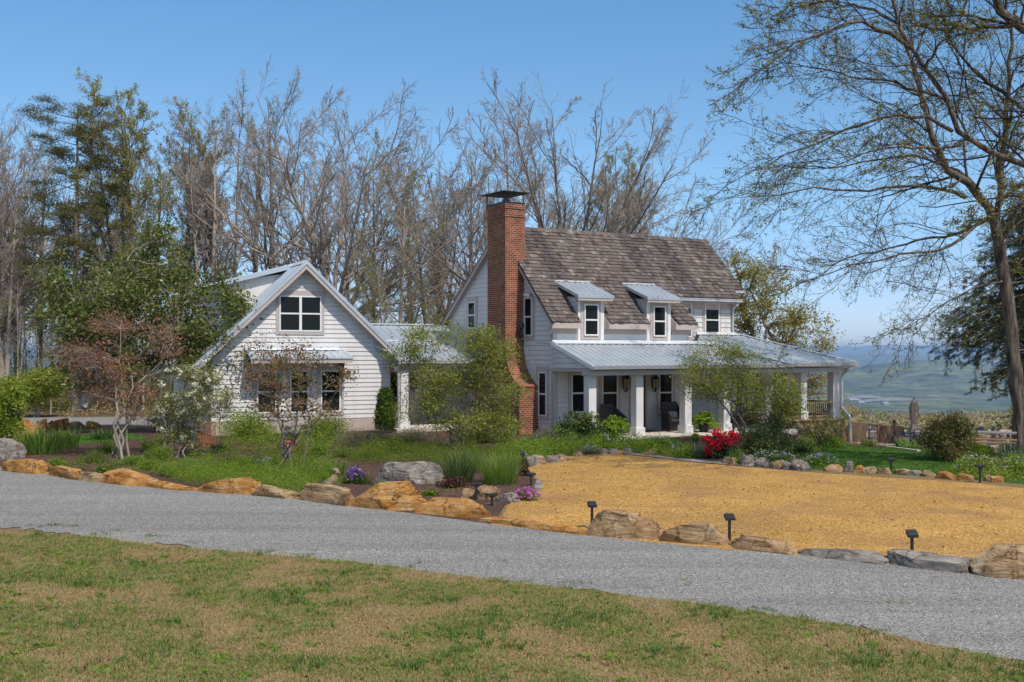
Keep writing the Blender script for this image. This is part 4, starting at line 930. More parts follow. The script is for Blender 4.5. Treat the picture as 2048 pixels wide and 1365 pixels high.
# crowns drawn from ellipses (px, py, rx, ry) standing at a real depth with real thickness
def centres(g, ells, D, n, thick, edge=.8):
    ar = np.array([e[2]*e[3] for e in ells], float); ar /= ar.sum(); out = []
    for k in g.choice(len(ells), n, p=ar):
        px, py, rx, ry = ells[k]; r = g.random()**edge; a = g.random()*2*np.pi
        q = P(px + rx*r*math.cos(a), py + ry*r*math.sin(a), D); d = rx/F*D*thick*math.sqrt(max(0, 1-r*r*.8))
        s = g.uniform(-1, 1)*d; out.append((q.x*(1+s/D), q.y + s, CH + (q.z-CH)*(1+s/D)))
    return np.array(out)
def limbs_to(g, base, C, stems, sr, spread=.12, n=7, wob=.05, attach=.3):
    base = np.array(base); main = []; k = g.choice(len(C), min(stems, len(C)), replace=False)
    def path(a, b, lift):
        t = np.linspace(0, 1, n)[:, None]; m = a + (b-a)*np.array([.35,.35,.6]) + np.array([0,0,lift]); L = np.linalg.norm(b-a)
        q = (1-t)**2*a + 2*t*(1-t)*m + t*t*b; q[1:-1] += g.normal(size=(n-2,3))*wob*L*.5; return q
    P1 = []; R1 = []
    for i in k:
        o = base + np.r_[g.normal(size=2)*spread, 0]; P1.append(path(o, C[i], 0)); R1.append(sr*g.uniform(.75,1.2)*np.linspace(1,.28,n))
    P1 = np.array(P1); R1 = np.array(R1); P2 = []; R2 = []
    lo = int(n*attach)
    for c in C:
        d = np.linalg.norm(P1[:, lo:] - c, axis=2) + 2.5*np.maximum(0, P1[:, lo:, 2] - c[2]); i, j = np.unravel_index(d.argmin(), d.shape); j += lo
        P2.append(path(P1[i, j], c, 0)); R2.append(np.maximum(.005, R1[i, j]*.55)*np.linspace(1,.3,n))
    return P1, R1, np.array(P2), np.array(R2)
def woody(name, label, cat, base, ells, fol, n=120, per=30, leaf=.05, spread=.2, stems=5, sr=.03, bark='bark', twig='twig', thick=.8, up=.3, asp=.55, group=None, seed=0, D=None,
          flowers=None, twigs=3, base_spread=.12, parts=('trunk', 'crown'), dz=0.0, wob=.06, flat=.6, attach=.3, mixm=()):
    g = np.random.default_rng(seed*7+3); b = G(*base, dz) if D is None else P(base[0], base[1], D); D = b.y
    t = empty(name, b, 0, label, cat, group); o = np.array(b)
    C = centres(g, ells, D, n, thick) - o; C[:, 2] = np.maximum(C[:, 2], .05)
    P1, R1, P2, R2 = limbs_to(g, (0,0,0), C, stems, sr, base_spread, wob=wob, attach=attach)
    P3, R3 = grow(g, P2, R2, twigs, .3, 1., R(42), .5, 5, .14, .02, .7, rmin=.004)
    mesh_obj(parts[0], [tubes([(P1, R1, 6, 0), (P2, R2, 4, 0)])], [M[bark]], t, True)
    cr = [tubes([(P3, R3, 3, 0)])]; mats = [M[twig]]
    fols = fol if isinstance(fol, (list, tuple)) else [fol]
    cl = np.concatenate([C, pts_on(g, P3, 1, .8)]) if twigs else C
    idx = np.arange(len(cl)); g.shuffle(idx); seg = np.array_split(idx, len(fols))
    for k, m in enumerate(fols):
        if per: V, f = leaves(g, blob(g, cl[seg[k]], per, (spread, spread, spread*flat)), leaf, asp, up); cr.append((V, f, len(mats))); mats.append(M[m])
    mesh_obj(parts[1], cr, mats, t)
    if flowers:
        fm_, num, fper, fs, fl = flowers; top = C[g.choice(len(C), min(num, len(C)), replace=False)] + g.normal(size=(min(num, len(C)), 3))*spread*.5
        V, f = leaves(g, blob(g, top, fper, fs), fl, .8, .2); mesh_obj('flowers', [(V, f, 0)], [M[fm_]], t)
    return t
woody('evergreen_tree', 'large dark green broadleaf evergreen spreading in front of the garage roof', 'tree', (165,815), [(250,600,150,95),(165,660,110,90),(395,660,105,110),(310,500,42,80),(460,600,35,50),(110,590,60,70),(215,740,120,40),(330,560,90,60),(420,720,60,50)],
      ['Lholly','Lholly','Lolive'], n=300, per=36, leaf=.068, spread=.25, stems=9, sr=.14, bark='barkp', thick=.8, D=42.0, twigs=2, seed=1, base_spread=.1)
woody('golden_tree', 'tree with golden spring leaves behind the right corner of the porch', 'tree', (1535,840), [(1530,600,75,90),(1490,540,45,55),(1600,660,70,60),(1480,680,40,80),(1570,740,80,60),(1650,690,35,20),(1640,770,50,40),(1470,620,25,60),(1555,540,30,30)],
      ['Lgold','Lgold','Lbud'], n=280, per=8, leaf=.07, spread=.3, stems=8, sr=.17, thick=.9, D=62, twigs=5, seed=2, bark='bark')
woody('leafy_sapling', 'small lime leaved understory tree over the back drive', 'tree', (72,835), [(80,770,55,22),(105,755,40,18),(60,785,40,20)], 'Lspring', n=60, per=26, leaf=.07, spread=.25, stems=3, sr=.04, thick=.8, D=52.5, seed=3, bark='barkp')

# oaks on the right, limbs laid out by hand
def oak(name, label, base, limbs, seed, m2=9, m3=6, m4=4, bud=('Loak', 1, .032), droop=-.012, hang=.03):
    g = np.random.default_rng(seed); b = np.array(base); t = empty(name, base, 0, label, 'tree')
    big = []; sub = []
    for pts, r0, r1 in limbs:
        q = resample([P(*p) for p in pts], 14) - b
        q[1:-1] += g.normal(size=(12,3))*.04; big.append((q, np.r_[np.linspace(r0, r1, 14)]*(1 if r0 > .12 else .68)))
    PB = np.array([q for q, _ in big]); RB_ = np.array([r for _, r in big])
    L = np.linalg.norm(np.diff(PB, axis=1), axis=2).sum(1); lim = PB[1:]; limr = RB_[1:]
    P2, R2 = grow(g, lim, limr, m2, .12, 1., R(38), .44, 11, .15, (-.025,0,droop), .38, endbias=.35, rmin=.012)
    P3, R3 = grow(g, P2, R2, m3, .12, 1., R(42), .46, 8, .2, (-.015,0,droop), .55, rmin=.0075)
    P4, R4 = grow(g, P3, R3, m4, .15, 1., R(45), .42, 5, .22, (-.01,0,-hang*.2), .75, rmin=.0052)
    mesh_obj('trunk', [tubes([(PB, RB_, 10, 0)])], [M['barkoak']], t, True)
    cr = [tubes([(P2, R2, 5, 0), (P3, R3, 3, 0), (P4, R4, 3, 0)])]
    C = pts_on(g, P4, bud[1], .5); C = C[g.random(len(C)) < .5]; V, f = leaves(g, blob(g, C, 5, (.045,.045,.045)), bud[2], .5)
    mesh_obj('crown', cr + [(V, f, 1)], [M['twigd'], M[bud[0]]], t)
    return t
K = 39.5
oak('oak_tree', 'dark trunked oak at the right edge with drooping limbs over the lawn', P(2046,930,K), [
    ([(2046,932,K),(2040,820,K),(2032,730,K),(2022,650,K),(2012,570,K),(1999,490,K),(1990,445,K)], .27, .19),
    ([(1990,450,K),(1975,415,K),(1950,380,K),(1918,352,K-.4),(1896,345,K-.8),(1875,300,K-1),(1852,230,K-1.2),(1835,150,K-1.2),(1800,70,K-1)], .17, .05),
    ([(1992,455,K),(1998,400,K+.2),(2004,330,K+.4),(2012,240,K+.4),(2020,140,K+.2),(2030,20,K)], .13, .05),
    ([(1930,396,K),(1889,377,K-.4),(1783,374,K-.8),(1695,385,K-1),(1614,374,K-1),(1541,395,K-.6),(1483,385,K-.4)], .10, .018),
    ([(1964,440,K),(1895,499,K-1),(1803,510,K-2),(1730,525,K-2.5),(1656,547,K-2.5),(1590,572,K-2.4)], .095, .018),
    ([(1975,440,K),(1910,470,K+.8),(1845,480,K+1.2),(1765,500,K+1.6),(1690,520,K+2),(1630,560,K+2)], .09, .018),
    ([(2010,560,K),(1949,576,K-1),(1887,612,K-1.6),(1840,640,K-2),(1800,668,K-2.2)], .055, .012),
    ([(1958,380,K),(1900,330,K+1),(1830,310,K+1.6),(1740,320,K+2),(1650,340,K+2.2),(1560,330,K+2.4)], .09, .016),
    ([(2012,240,K),(1960,200,K+1),(1900,190,K+1.5),(1830,210,K+2)], .07, .02),
    ([(2000,400,K),(2040,370,K-1),(2090,350,K-1.5)], .08, .04), ([(2004,330,K),(2060,260,K),(2110,200,K)], .08, .04)], 31, m2=15, m3=8, m4=6)
K = 29.5
oak('oak_tree', 'big limbed oak reaching in from beyond the right edge, filling the upper right sky', (21.5, 29, 0), [
    ([(2627,950,K),(2610,700,K),(2590,480,K),(2560,300,K)], .42, .30),
    ([(2590,480,K),(2400,420,K),(2200,360,K),(2047,328,K),(1990,314,K),(1951,304,K),(1922,276,K),(1908,245,K),(1902,205,K),(1892,178,K),(1870,156,K),(1841,126,K),(1816,90,K),(1797,48,K),(1783,-10,K)], .13, .045),
    ([(1822,98,K),(1775,60,K-.3),(1710,44,K-.8),(1644,66,K-1),(1578,95,K-1.2),(1526,143,K-1.3),(1480,160,K-1.3)], .085, .016),
    ([(1797,48,K),(1739,15,K+.4),(1658,3,K+.6),(1600,8,K+.8),(1545,32,K+1)], .07, .014),
    ([(1904,262,K),(1856,234,K-.5),(1783,232,K-.8),(1691,262,K-1),(1614,291,K-1),(1556,320,K-1),(1500,345,K-1)], .085, .014),
    ([(1905,215,K),(1870,190,K+.7),(1800,170,K+1),(1700,150,K+1.2),(1620,130,K+1.3),(1560,125,K+1.4)], .07, .014),
    ([(1925,285,K),(1880,300,K-1),(1800,290,K-1.5),(1720,310,K-1.8),(1640,340,K-2)], .07, .014),
    ([(2560,300,K),(2300,160,K),(2120,90,K),(2048,55,K),(2005,25,K),(1985,-30,K)], .2, .11),
    ([(2030,48,K),(1960,55,K+.6),(1880,60,K+1),(1800,40,K+1)], .09, .02),
    ([(2200,360,K),(2100,260,K+.5),(2000,180,K+.8),(1940,140,K+1),(1900,90,K+1),(1880,20,K+1)], .12, .03),
    ([(2150,350,K),(2080,400,K-.5),(2010,430,K-.9),(1940,440,K-1)], .08, .02),
    ([(1850,135,K),(1880,90,K-.4),(1920,40,K-.6),(1940,-20,K-.6)], .06, .03)], 33, m2=15, m3=8, m4=6, droop=.0)

# hemlock with drooping boughs behind the oak trunk
def hemlock():
    g = np.random.default_rng(41); D = 46.0; b = P(2120, 900, D); o = np.array(b); t = empty('hemlock_tree', b, 0, 'dark hemlock with feathery drooping boughs behind the oak trunk', 'tree')
    bo = []
    for px, py, droop in ((1874,700,1.),(1935,735,.9),(1960,770,.8),(1890,655,1.),(1915,610,1.),(1935,640,1.),(1950,560,.9),(1965,520,.8),(1985,480,.8),(1975,600,1.),(1900,715,.9),(1985,755,.7),(1950,690,1.),(2000,700,.8),(2010,620,.8),(2020,540,.8),(2030,760,.6),(2060,700,.6),(1905,690,.7),(1920,680,1.),(2040,600,.7),(2050,500,.7),(2000,560,.9),(2020,670,.9),(2045,780,.8),(1990,640,.9),(1975,500,.8),(1995,455,.7),(2010,480,.7),(2030,440,.6),(2045,520,.6),(1940,590,.9),(1925,660,1.),(1895,640,.9),(2060,580,.6)):
        for dd in (g.uniform(-1.6, 1.6), g.uniform(-1.6, 1.6), g.uniform(-2, 2)):
            e = np.array(P(px + g.uniform(-12,12), py + g.uniform(-14,14), D + dd)) - o; s = np.array([g.uniform(-.1,.1), dd*.2, e[2] + droop*.9 + g.uniform(0,.5)])
            u = np.linspace(0, 1, 9)[:, None]; q = s + (e-s)*u; q[:, 2] += np.sin(u[:, 0]*np.pi)*.45; bo.append(q)
    for i in range(70):                              # the far side of the tree, mostly beyond the frame
        a = g.uniform(-2.0, 2.0); h = g.uniform(1.6, 9.5); L = (4.6 - .36*h)*g.uniform(.8, 1.1); u = np.linspace(0, 1, 9)[:, None]
        q = np.array([0,0,h]) + np.array([math.cos(a), math.sin(a), -.22])*L*u; q[:, 2] += np.sin(u[:, 0]*np.pi)*.35; bo.append(q)
    P1 = np.array(bo); R1 = np.tile(np.linspace(.045, .010, 9), (len(P1), 1))
    P2, R2 = grow(g, P1, R1, 15, .08, 1., R(55), .30, 5, .1, (0,0,-.10), .5, flat=.85, rmin=.006)
    P3, R3 = grow(g, P2, R2, 5, .1, 1., R(45), .45, 4, .1, (0,0,-.12), .7, flat=.8, rmin=.004)
    C = pts_on(g, P3, 34, .02); d = norm(np.repeat(P3[:, -1]-P3[:, 0], 34, axis=0)); C = C + g.normal(size=C.shape)*.03; V, f = leaves(g, C, .036, .22, .9, d)
    P0 = np.array([[(0,0,-.5+u*11.2) for u in np.linspace(0,1,8)]]); R0 = np.linspace(.26,.08,8)[None]
    mesh_obj('trunk', [tubes([(P0,R0,8,0),(P1,R1,5,0)])], [M['bark']], t, True); mesh_obj('crown', [tubes([(P2,R2,3,0)]), (V,f,1)], [M['twigd'], M['Lhem']], t)
hemlock()

# the wood below the bluff: one mass of crowns
def lower_wood():
    g = np.random.default_rng(51); parts = []; N = 620
    D = 85 + 265*g.random(N)**.8; px = 1380 + 760*g.random(N); x = (px-1024)/F*D
    top = 858 - 42*np.clip((D-85)/230, 0, 1)**.75 + 10*np.sin(px/90.) + g.normal(size=N)*5 + 10*np.clip((px-1800)/250, 0, 1)
    z = CH - (top-HY)/F*D; r = g.uniform(2.0, 3.8, N)
    mats = [M['wbare'], M['wgreen'], M['wdark'], M['wbare2']]
    kind = g.choice(4, N, p=[.34,.27,.13,.26])
    for k in range(4):
        i = np.where(kind == k)[0]; per = 380
        d = norm(g.normal(size=(len(i), per, 3))); rad = (r[i][:, None]*(.55+.45*g.random((len(i), per))))[..., None]
        C = np.stack([x[i], D[i], z[i]-r[i]*.9], 1)[:, None] + d*rad*np.array([1,1,.85 if k != 2 else 1.1])
        V, f = leaves(g, C.reshape(-1,3), .24 if k != 2 else .2, .7, 1.6); parts.append((V, f, k))
    o = mesh_obj('woodland', parts, mats); tag(o, kind='stuff')
M['wbare'] = leafmat('distant_bare_twigs', [(.29,.22,.16),(.36,.27,.19),(.32,.235,.19)], .2)
M['wbare2'] = leafmat('distant_buds', [(.34,.28,.12),(.40,.31,.14),(.37,.26,.15)], .3)
M['wgreen'] = leafmat('distant_spring_leaves', [(.26,.26,.06),(.34,.32,.08),(.22,.23,.065)], .3)
M['wdark'] = leafmat('distant_pines', [(.07,.09,.035),(.10,.12,.04),(.13,.14,.05)], .2)
lower_wood()

def brush():                                         # tangled understorey between the trunks
    g = np.random.default_rng(91); parts = []; N = 900
    px = np.r_[-80+520*g.random(N*6//10), 690+300*g.random(N*4//10)]; D = 58+20*g.random(len(px)); x = (px-1024)/F*D; h = 4.6*g.random(len(px))**1.5
    z = np.array([ground_z(a, b) for a, b in zip(x, D)]) + .2 + h; C = np.stack([x, D, z], 1); idx = np.arange(len(px)); g.shuffle(idx)
    for k, sg in enumerate(np.array_split(idx, 3)): V, f = leaves(g, blob(g, C[sg], 90, (.6,.5,.45)), .055 if k else .075, .35 if k else .22, .3); parts.append((V, f, k))
    tag(mesh_obj('understorey', parts, [M['wbare'], M['Lolive'], M['Lspring']]), kind='stuff')
brush()
M['Lcane'] = leafmat('dry_canes', [(.22,.14,.08),(.30,.2,.115),(.16,.09,.055)], .2)
M['Lmeadow'] = leafmat('meadow_leaves', [(.09,.13,.02),(.14,.18,.03),(.19,.21,.04)], .4)
M['Lplum'] = leafmat('plum_leaves', [(.05,.018,.016),(.09,.03,.022),(.13,.05,.03)], .3)
M['Lgblade'] = leafmat('bright_strap_leaves', [(.10,.17,.025),(.17,.26,.04),(.25,.32,.07)], .4)
M['Lsage'] = leafmat('sage_strap_leaves', [(.08,.11,.065),(.12,.155,.09),(.16,.19,.12)], .35)
# ------------------------------------------------------------------ boulders and border stones
def boulder(label, x0, yl, x1, yr, top, mat='sand', seed=0, deep=.75, name='boulder', cat='boulder', group=None, boxy=.42, cuts=16, lean=0):
    g = np.random.default_rng(seed+100); a, b = G(x0, yl), G(x1, yr); c = (a+b)/2; L = (b-a).length*1.04; ang = math.atan2(b.y-a.y, b.x-a.x)
    D = c.y; vis = ((yl+yr)/2-top)/F*D; dp = L*deep if L < 1.0 else min(L*deep, .95); dp = min(dp, max(.35, vis*1.6)); hgt = max(.10, vis - dp*.45*(CH/D))
    boxy = boxy*g.uniform(.65, 1.5) if boxy < .6 else boxy; lean = lean or g.uniform(-.3, .3); bm = bmesh.new(); bmesh.ops.create_icosphere(bm, subdivisions=5, radius=1); P0 = np.array([v.co[:] for v in bm.verts])
    Q = np.sign(P0)*np.abs(P0)**boxy; Q /= np.abs(Q).max(axis=1, keepdims=True)**.35
    for _ in range(5):                                # a few big broken faces, then smaller ones
        n = g.normal(size=3); n[2] = abs(n[2])*.9; n /= np.linalg.norm(n); d = g.uniform(.55, .8)*np.abs(n).sum()**.5; s = Q@n; Q = Q - np.outer(np.maximum(0, s-d), n)
    for _ in range(cuts):
        n = g.normal(size=3); n[2] *= .8; n /= np.linalg.norm(n); d = g.uniform(.70, .98)*np.abs(n).sum()**.6; s = Q@n; Q = Q - np.outer(np.maximum(0, s-d)*.92, n)
    off = g.uniform(0, 50, 3)
    for i, q in enumerate(Q):
        v = Vector(q*1.3+off); Q[i] = q*(1 + .12*mnoise.fractal(v, .9, 2.2, 5) + .03*mnoise.ridged_multi_fractal(v*2.4, .9, 2.2, 4, 1, 2))
    ext = Q.max(0)-Q.min(0); Q = (Q-Q.min(0))/ext - .5
    Q[:, 2] += lean*Q[:, 0]*(Q[:, 2]+.5); Q *= np.array([L, dp, hgt*1.7]); Q[:, 2] += hgt*.15
    for v, q in zip(bm.verts, Q): v.co = q
    me = bpy.data.meshes.new(name); bm.to_mesh(me); bm.free(); me.materials.append(M[mat])
    for p in me.polygons: p.use_smooth = True
    try: me.set_sharp_from_angle(angle=R(24))
    except Exception: pass
    o = link(name, me); nrm = Vector((-math.sin(ang), math.cos(ang), 0)); o.location = c + nrm*dp*.42; o.location.z = gz(D, c.x); o.rotation_euler = (0, 0, ang)
    return tag(o, label, cat, group)
EG = 'boulders edging the grey gravel drive'
for k, r in enumerate((
    ('pale capped orange boulder at the far left edge of the drive', -4, 943, 89, 951, 918, 'sand', .8),
    ('orange boulder behind a dark gap, next right of the pale capped one', 91, 952, 160, 963, 932, 'sand', .8),
    ('short grey banded block between two orange boulders at the left of the drive', 157, 962, 200, 967, 943, 'tan', .8),
    ('long orange boulder with white streaked top tapering to the right', 195, 966, 292, 976, 941, 'sand', .8),
    ('lowest flat slab of the drive edge, pale orange and almost buried', 288, 975, 380, 985, 964, 'sand', .8),
    ('layered orange boulder in front of the bright green groundcover', 376, 983, 506, 992, 955, 'sand', .8),
    ('low brown pitted boulder between the layered one and the pale block', 480, 990, 594, 1001, 972, 'tan', .8),
    ('cream topped squarish block in front of the brown bird ornament', 590, 999, 690, 1014, 967, 'tan', .8),
    ('tall deep orange boulder slanting down to the right below the purple flowers', 684, 1012, 828, 1027, 961, 'sand', .8),
    ('broad orange boulder with pale flat top at the corner of the yellow gravel', 822, 1026, 974, 1041, 995, 'sand', .8),
    ('long thin orange slab lying flat along the yellow gravel', 945, 1043, 1164, 1072, 1040, 'sand', .8),
    ('largest rounded tan boulder on the drive edge, with a light peeping over its top', 1164, 1072, 1310, 1084, 1018, 'tan', .8),
    ('cream backed boulder just right of the largest rounded tan one', 1307, 1082, 1442, 1095, 1044, 'tan', .8),
    ('smooth tan log shaped boulder in front of the middle black light', 1437, 1094, 1596, 1114, 1075, 'tan', .8),
    ('flat grey brown layered slab right of the smooth log shaped boulder', 1591, 1112, 1772, 1132, 1094, 'grey', .8),
    ('grey ridged boulder in front of the rightmost black light', 1769, 1131, 1935, 1150, 1102, 'grey', .8),
    ('massive yellow and brown boulder at the right edge of the picture', 1926, 1148, 2066, 1166, 1088, 'tan', .8))):
    boulder(*r[:7], seed=k, deep=r[7], group=EG)
boulder('huge weathered grey boulder lying in the mulch behind the tall orange one', 738, 962, 872, 972, 921, 'grey', 31, .7, lean=.15)
boulder('dark grey rounded boulder cut by the left edge of the picture', -30, 918, 23, 921, 876, 'grey', 32, .8, boxy=.8)
boulder('brown rounded rock beside the reddish shrub stems', 497, 938, 534, 940, 914, 'grey', 33, .8, boxy=.7)
boulder('pale round stone left of the two low black lights', 918, 996, 952, 998, 974, 'tan', 34, .8, boxy=.7, cat='rock', name='rock')
boulder('tan wedge of rock behind the low black light', 946, 998, 988, 1001, 970, 'tan', 35, .8, cat='rock', name='rock')
boulder('pale grey block between the tan wedge and the pink flowers', 992, 1003, 1028, 1007, 983, 'grey', 36, .8, cat='rock', name='rock')
boulder('upright grey stone behind the pink flowers', 1066, 982, 1080, 983, 957, 'grey', 37, .8, cat='rock', name='rock')
for k, (x0, yl, x1, yr, top, m, lab) in enumerate((
    (1058,932,1082,930,912,'grey','grey block, leftmost border stone along the back of the yellow gravel'), (1078,931,1099,928,910,'tan','tan pointed border stone next to the leftmost grey block'),
    (1098,928,1124,925,911,'grey','dark grey border stone, third from the left behind the yellow gravel'), (1121,925,1138,922,908,'tan','small reddish border stone ending the left run behind the gravel'),
    (1150,914,1168,913,903,'tan','small tan stone half hidden by silvery edging plants'), (1202,909,1219,908,897,'grey','dark stone before the left fern, at the corner of the gravel'),
    (1218,909,1236,909,897,'grey','pale grey square stone at the corner of the gravel before the left fern'), (1236,909,1250,909,900,'tan','mossy low stone in front of the middle porch column'),
    (1249,911,1266,911,896,'grey','brown taller stone in front of the middle porch column'), (1282,911,1294,912,905,'grey','tiny dark stone left of the squarish brown one in the green border'),
    (1291,912,1307,912,899,'tan','squarish brown stone in the green border before the porch'), (1305,912,1318,912,903,'grey','small slanting stone right of the squarish brown one'),
    (1440,928,1470,932,914,'tan','tan stone behind the timber edging right of the red flowers'), (1478,932,1502,934,908,'grey','pointed grey stone in front of the dark round shrub'),
    (1502,931,1526,934,914,'grey','leaning grey slab right of the pointed grey stone'), (1530,935,1560,938,920,'tan','brown block beneath the lilac flowers'),
    (1564,938,1582,939,922,'grey','narrow grey block between two brown ones under the lilac flowers'), (1580,940,1618,943,921,'grey','biggest dark block at the end of the timber edging'),
    (1646,943,1684,945,929,'tan','long tan stone beginning the edge of the lawn'), (1684,944,1706,945,921,'grey','pointed pale stone sticking up at the lawn edge'), (1704,945,1730,947,930,'sand','flat topped orange stone beside the pointed pale one'),
    (1724,947,1756,948,934,'tan','tan stone left of the black light on the lawn edge'), (1754,948,1782,950,935,'tan','brown stone at the foot of the black light on the lawn edge'), (1786,948,1822,951,937,'tan','pale topped stone just right of the black light on the lawn edge'),
    (1812,951,1842,953,940,'grey','low grey stone in the middle of the lawn edge'), (1840,953,1868,956,941,'tan','small rounded tan stone, second left of the big end stones'), (1866,956,1910,961,943,'sand','largest orange brown stone along the lawn edge'),
    (1908,961,1948,963,947,'sand','brown stone at the right end of the lawn edge'), (1968,963,1984,964,948,'tan','pale upright stone right of the last black light'), (1978,965,2004,967,951,'sand','orange rounded stone beside the pale upright one'))):
    boulder(lab, x0, yl, x1, yr, top, m, 200+k, .7, 'border_stone', 'stone', 'stones edging the beds')
for k, (x0, yl, x1, yr, top, m, lab) in enumerate((
    (18,877,58,879,842,'sand','orange boulder heap beside the leafy shrub at the left, behind the iris'), (34,872,62,873,852,'tan','darker boulder wedged behind the iris at the left'), (66,866,92,866,846,'sand','blocky orange boulder at the left end of the back row'),
    (90,862,116,861,848,'sand','cream faced boulder in the middle of the back row'), (110,861,144,859,842,'sand','tall orange boulder, highest of the back row by the rear drive'), (143,860,176,858,848,'tan','reddish low boulder in the back row by the rear drive'),
    (174,858,208,857,849,'sand','low pale boulder at the right end of the back row'))):
    boulder(lab, x0, yl, x1, yr, top-6, m, 300+k, .8, group='boulders beside the rear drive')

# ------------------------------------------------------------------ herbaceous plants
def blades(g, base, n, h, spread, w, lean=.5, droop=.35, hj=.35):
    th = g.random(n)*2*np.pi; r = np.sqrt(g.random(n)); b = np.stack([np.cos(th)*r*spread[0], np.sin(th)*r*spread[1], np.zeros(n)], 1) + base
    a = th + g.normal(size=n)*.7; out = np.stack([np.cos(a), np.sin(a), np.zeros(n)], 1); H = h*(1-hj+2*hj*g.random(n)); ln = (lean*(.2+r)*(.4+g.random(n)))
    sd = np.stack([-np.sin(a), np.cos(a), np.zeros(n)], 1)*(w*.5*(.7+.6*g.random(n)))[:, None]; rows = []
    for u, k in ((0, .8), (.4, 1.), (.75, .75), (1., .08)):
        p = b + np.array([0,0,1.])*(H*(u - droop*u*u*ln))[:, None] + out*(H*ln*u**1.7)[:, None]; rows += [p - sd*k, p + sd*k]
    V = np.stack(rows, 1).reshape(-1, 3); i = np.arange(n)[:, None]*8
    return V, np.concatenate([i+np.array([[2*j, 2*j+1, 2*j+3, 2*j+2]]) for j in range(3)])
def clump(name, label, cat, px, py, w, h, n, mat='Lblade', bw=.014, lean=.55, seed=0, deep=.7, flowers=None, group=None, droop=.35):
    g = np.random.default_rng(seed+500); b = G(px, py); k = b.y/F; o = empty(name, b, 0, label, cat, group)
    V, f = blades(g, np.zeros(3), n, h*k, (w*k/2*.8, w*k/2*deep), bw, lean, droop); mesh_obj('leaves', [(V, f, 0)], [M[mat]], o)
    if flowers:
        fm_, m, per, s, fl = flowers; th = g.random(m)*6.28; r = np.sqrt(g.random(m)); C = np.stack([np.cos(th)*r*w*k/2, np.sin(th)*r*w*k/2*deep, h*k*(.75+.35*g.random(m))], 1)
        V, f = leaves(g, blob(g, C, per, s), fl, .8, .6); mesh_obj('flowers', [(V, f, 0)], [M[fm_]], o)
    return o
def tuft(name, label, cat, px, py, w, h, fol, n=60, per=24, leaf=.03, seed=0, flowers=None, group=None, deep=.8, spread=None, stemmat='twigd', asp=.5, up=.5, dz=0):   # low rounded leafy plant
    g = np.random.default_rng(seed+900); b = G(px, py, dz); k = b.y/F; rx, h = w*k/2, h*k; o = empty(name, b, 0, label, cat, group)
    u = norm(g.normal(size=(n, 3))); u[:, 2] = np.abs(u[:, 2]); rr = (g.random(n)**.4)[:, None]; C = u*rr*np.array([rx*.9, rx*deep, h*.88]); C[:, 2] += h*.05
    lump = 1 + .18*np.sin(C[:, 0]*9/rx*.35 + seed) ; C[:, 2] *= lump
    sp = spread or min(rx, h)*.22; P1 = np.stack([np.stack([c*np.array([t*.6+.4*t*t, t*.6+.4*t*t, t**.8]) for t in np.linspace(0,1,5)]) for c in C]); R1 = np.tile(np.linspace(.007,.003,5)[None], (n,1))
    mesh_obj('stems', [tubes([(P1, R1, 3, 0)])], [M[stemmat]], o); cr = []; mats = []
    fols = fol if isinstance(fol, (list, tuple)) else [fol]; idx = np.arange(n); g.shuffle(idx)
    for sg, m in zip(np.array_split(idx, len(fols)), fols):
        B = blob(g, C[sg], per, (sp, sp, sp*.7)); B[:, 2] = np.maximum(B[:, 2], .01); V, f = leaves(g, B, leaf, asp, up); cr.append((V, f, len(mats))); mats.append(M[m])
    mesh_obj('foliage', cr, mats, o)
    if flowers:
        fm_, m, fper, s, fl = flowers; uu = norm(g.normal(size=(m, 3))); uu[:, 2] = np.abs(uu[:, 2])*.9+.25; uu = norm(uu); C = uu*np.array([rx, rx*deep, h])*1.02
        V, f = leaves(g, blob(g, C, fper, s), fl, .85, .4); mesh_obj('flowers', [(V, f, 0)], [M[fm_]], o)
    return o
def inside(poly, p):
    c = False; n = len(poly)
    for i in range(n):
        a, b = poly[i], poly[(i+1) % n]
        if (a[1] > p[1]) != (b[1] > p[1]) and p[0] < (b[0]-a[0])*(p[1]-a[1])/(b[1]-a[1])+a[0]: c = not c
    return c
def scatter(g, poly, dens, dn=None):      # world points in a pixel polygon, uniform on the ground, thinned by noise
    w = gp(*poly); x0, x1 = min(p[0] for p in w), max(p[0] for p in w); y0, y1 = min(p[1] for p in w), max(p[1] for p in w); out = []
    for _ in range(int((x1-x0)*(y1-y0)*dens)):
        p = (g.uniform(x0, x1), g.uniform(y0, y1))
        if inside(w, p) and (dn is None or mnoise.noise(Vector((p[0]*dn[0], p[1]*dn[0], dn[1])))+dn[2] > 0): out.append((p[0], p[1], gz(p[1], p[0])))
    return np.array(out)
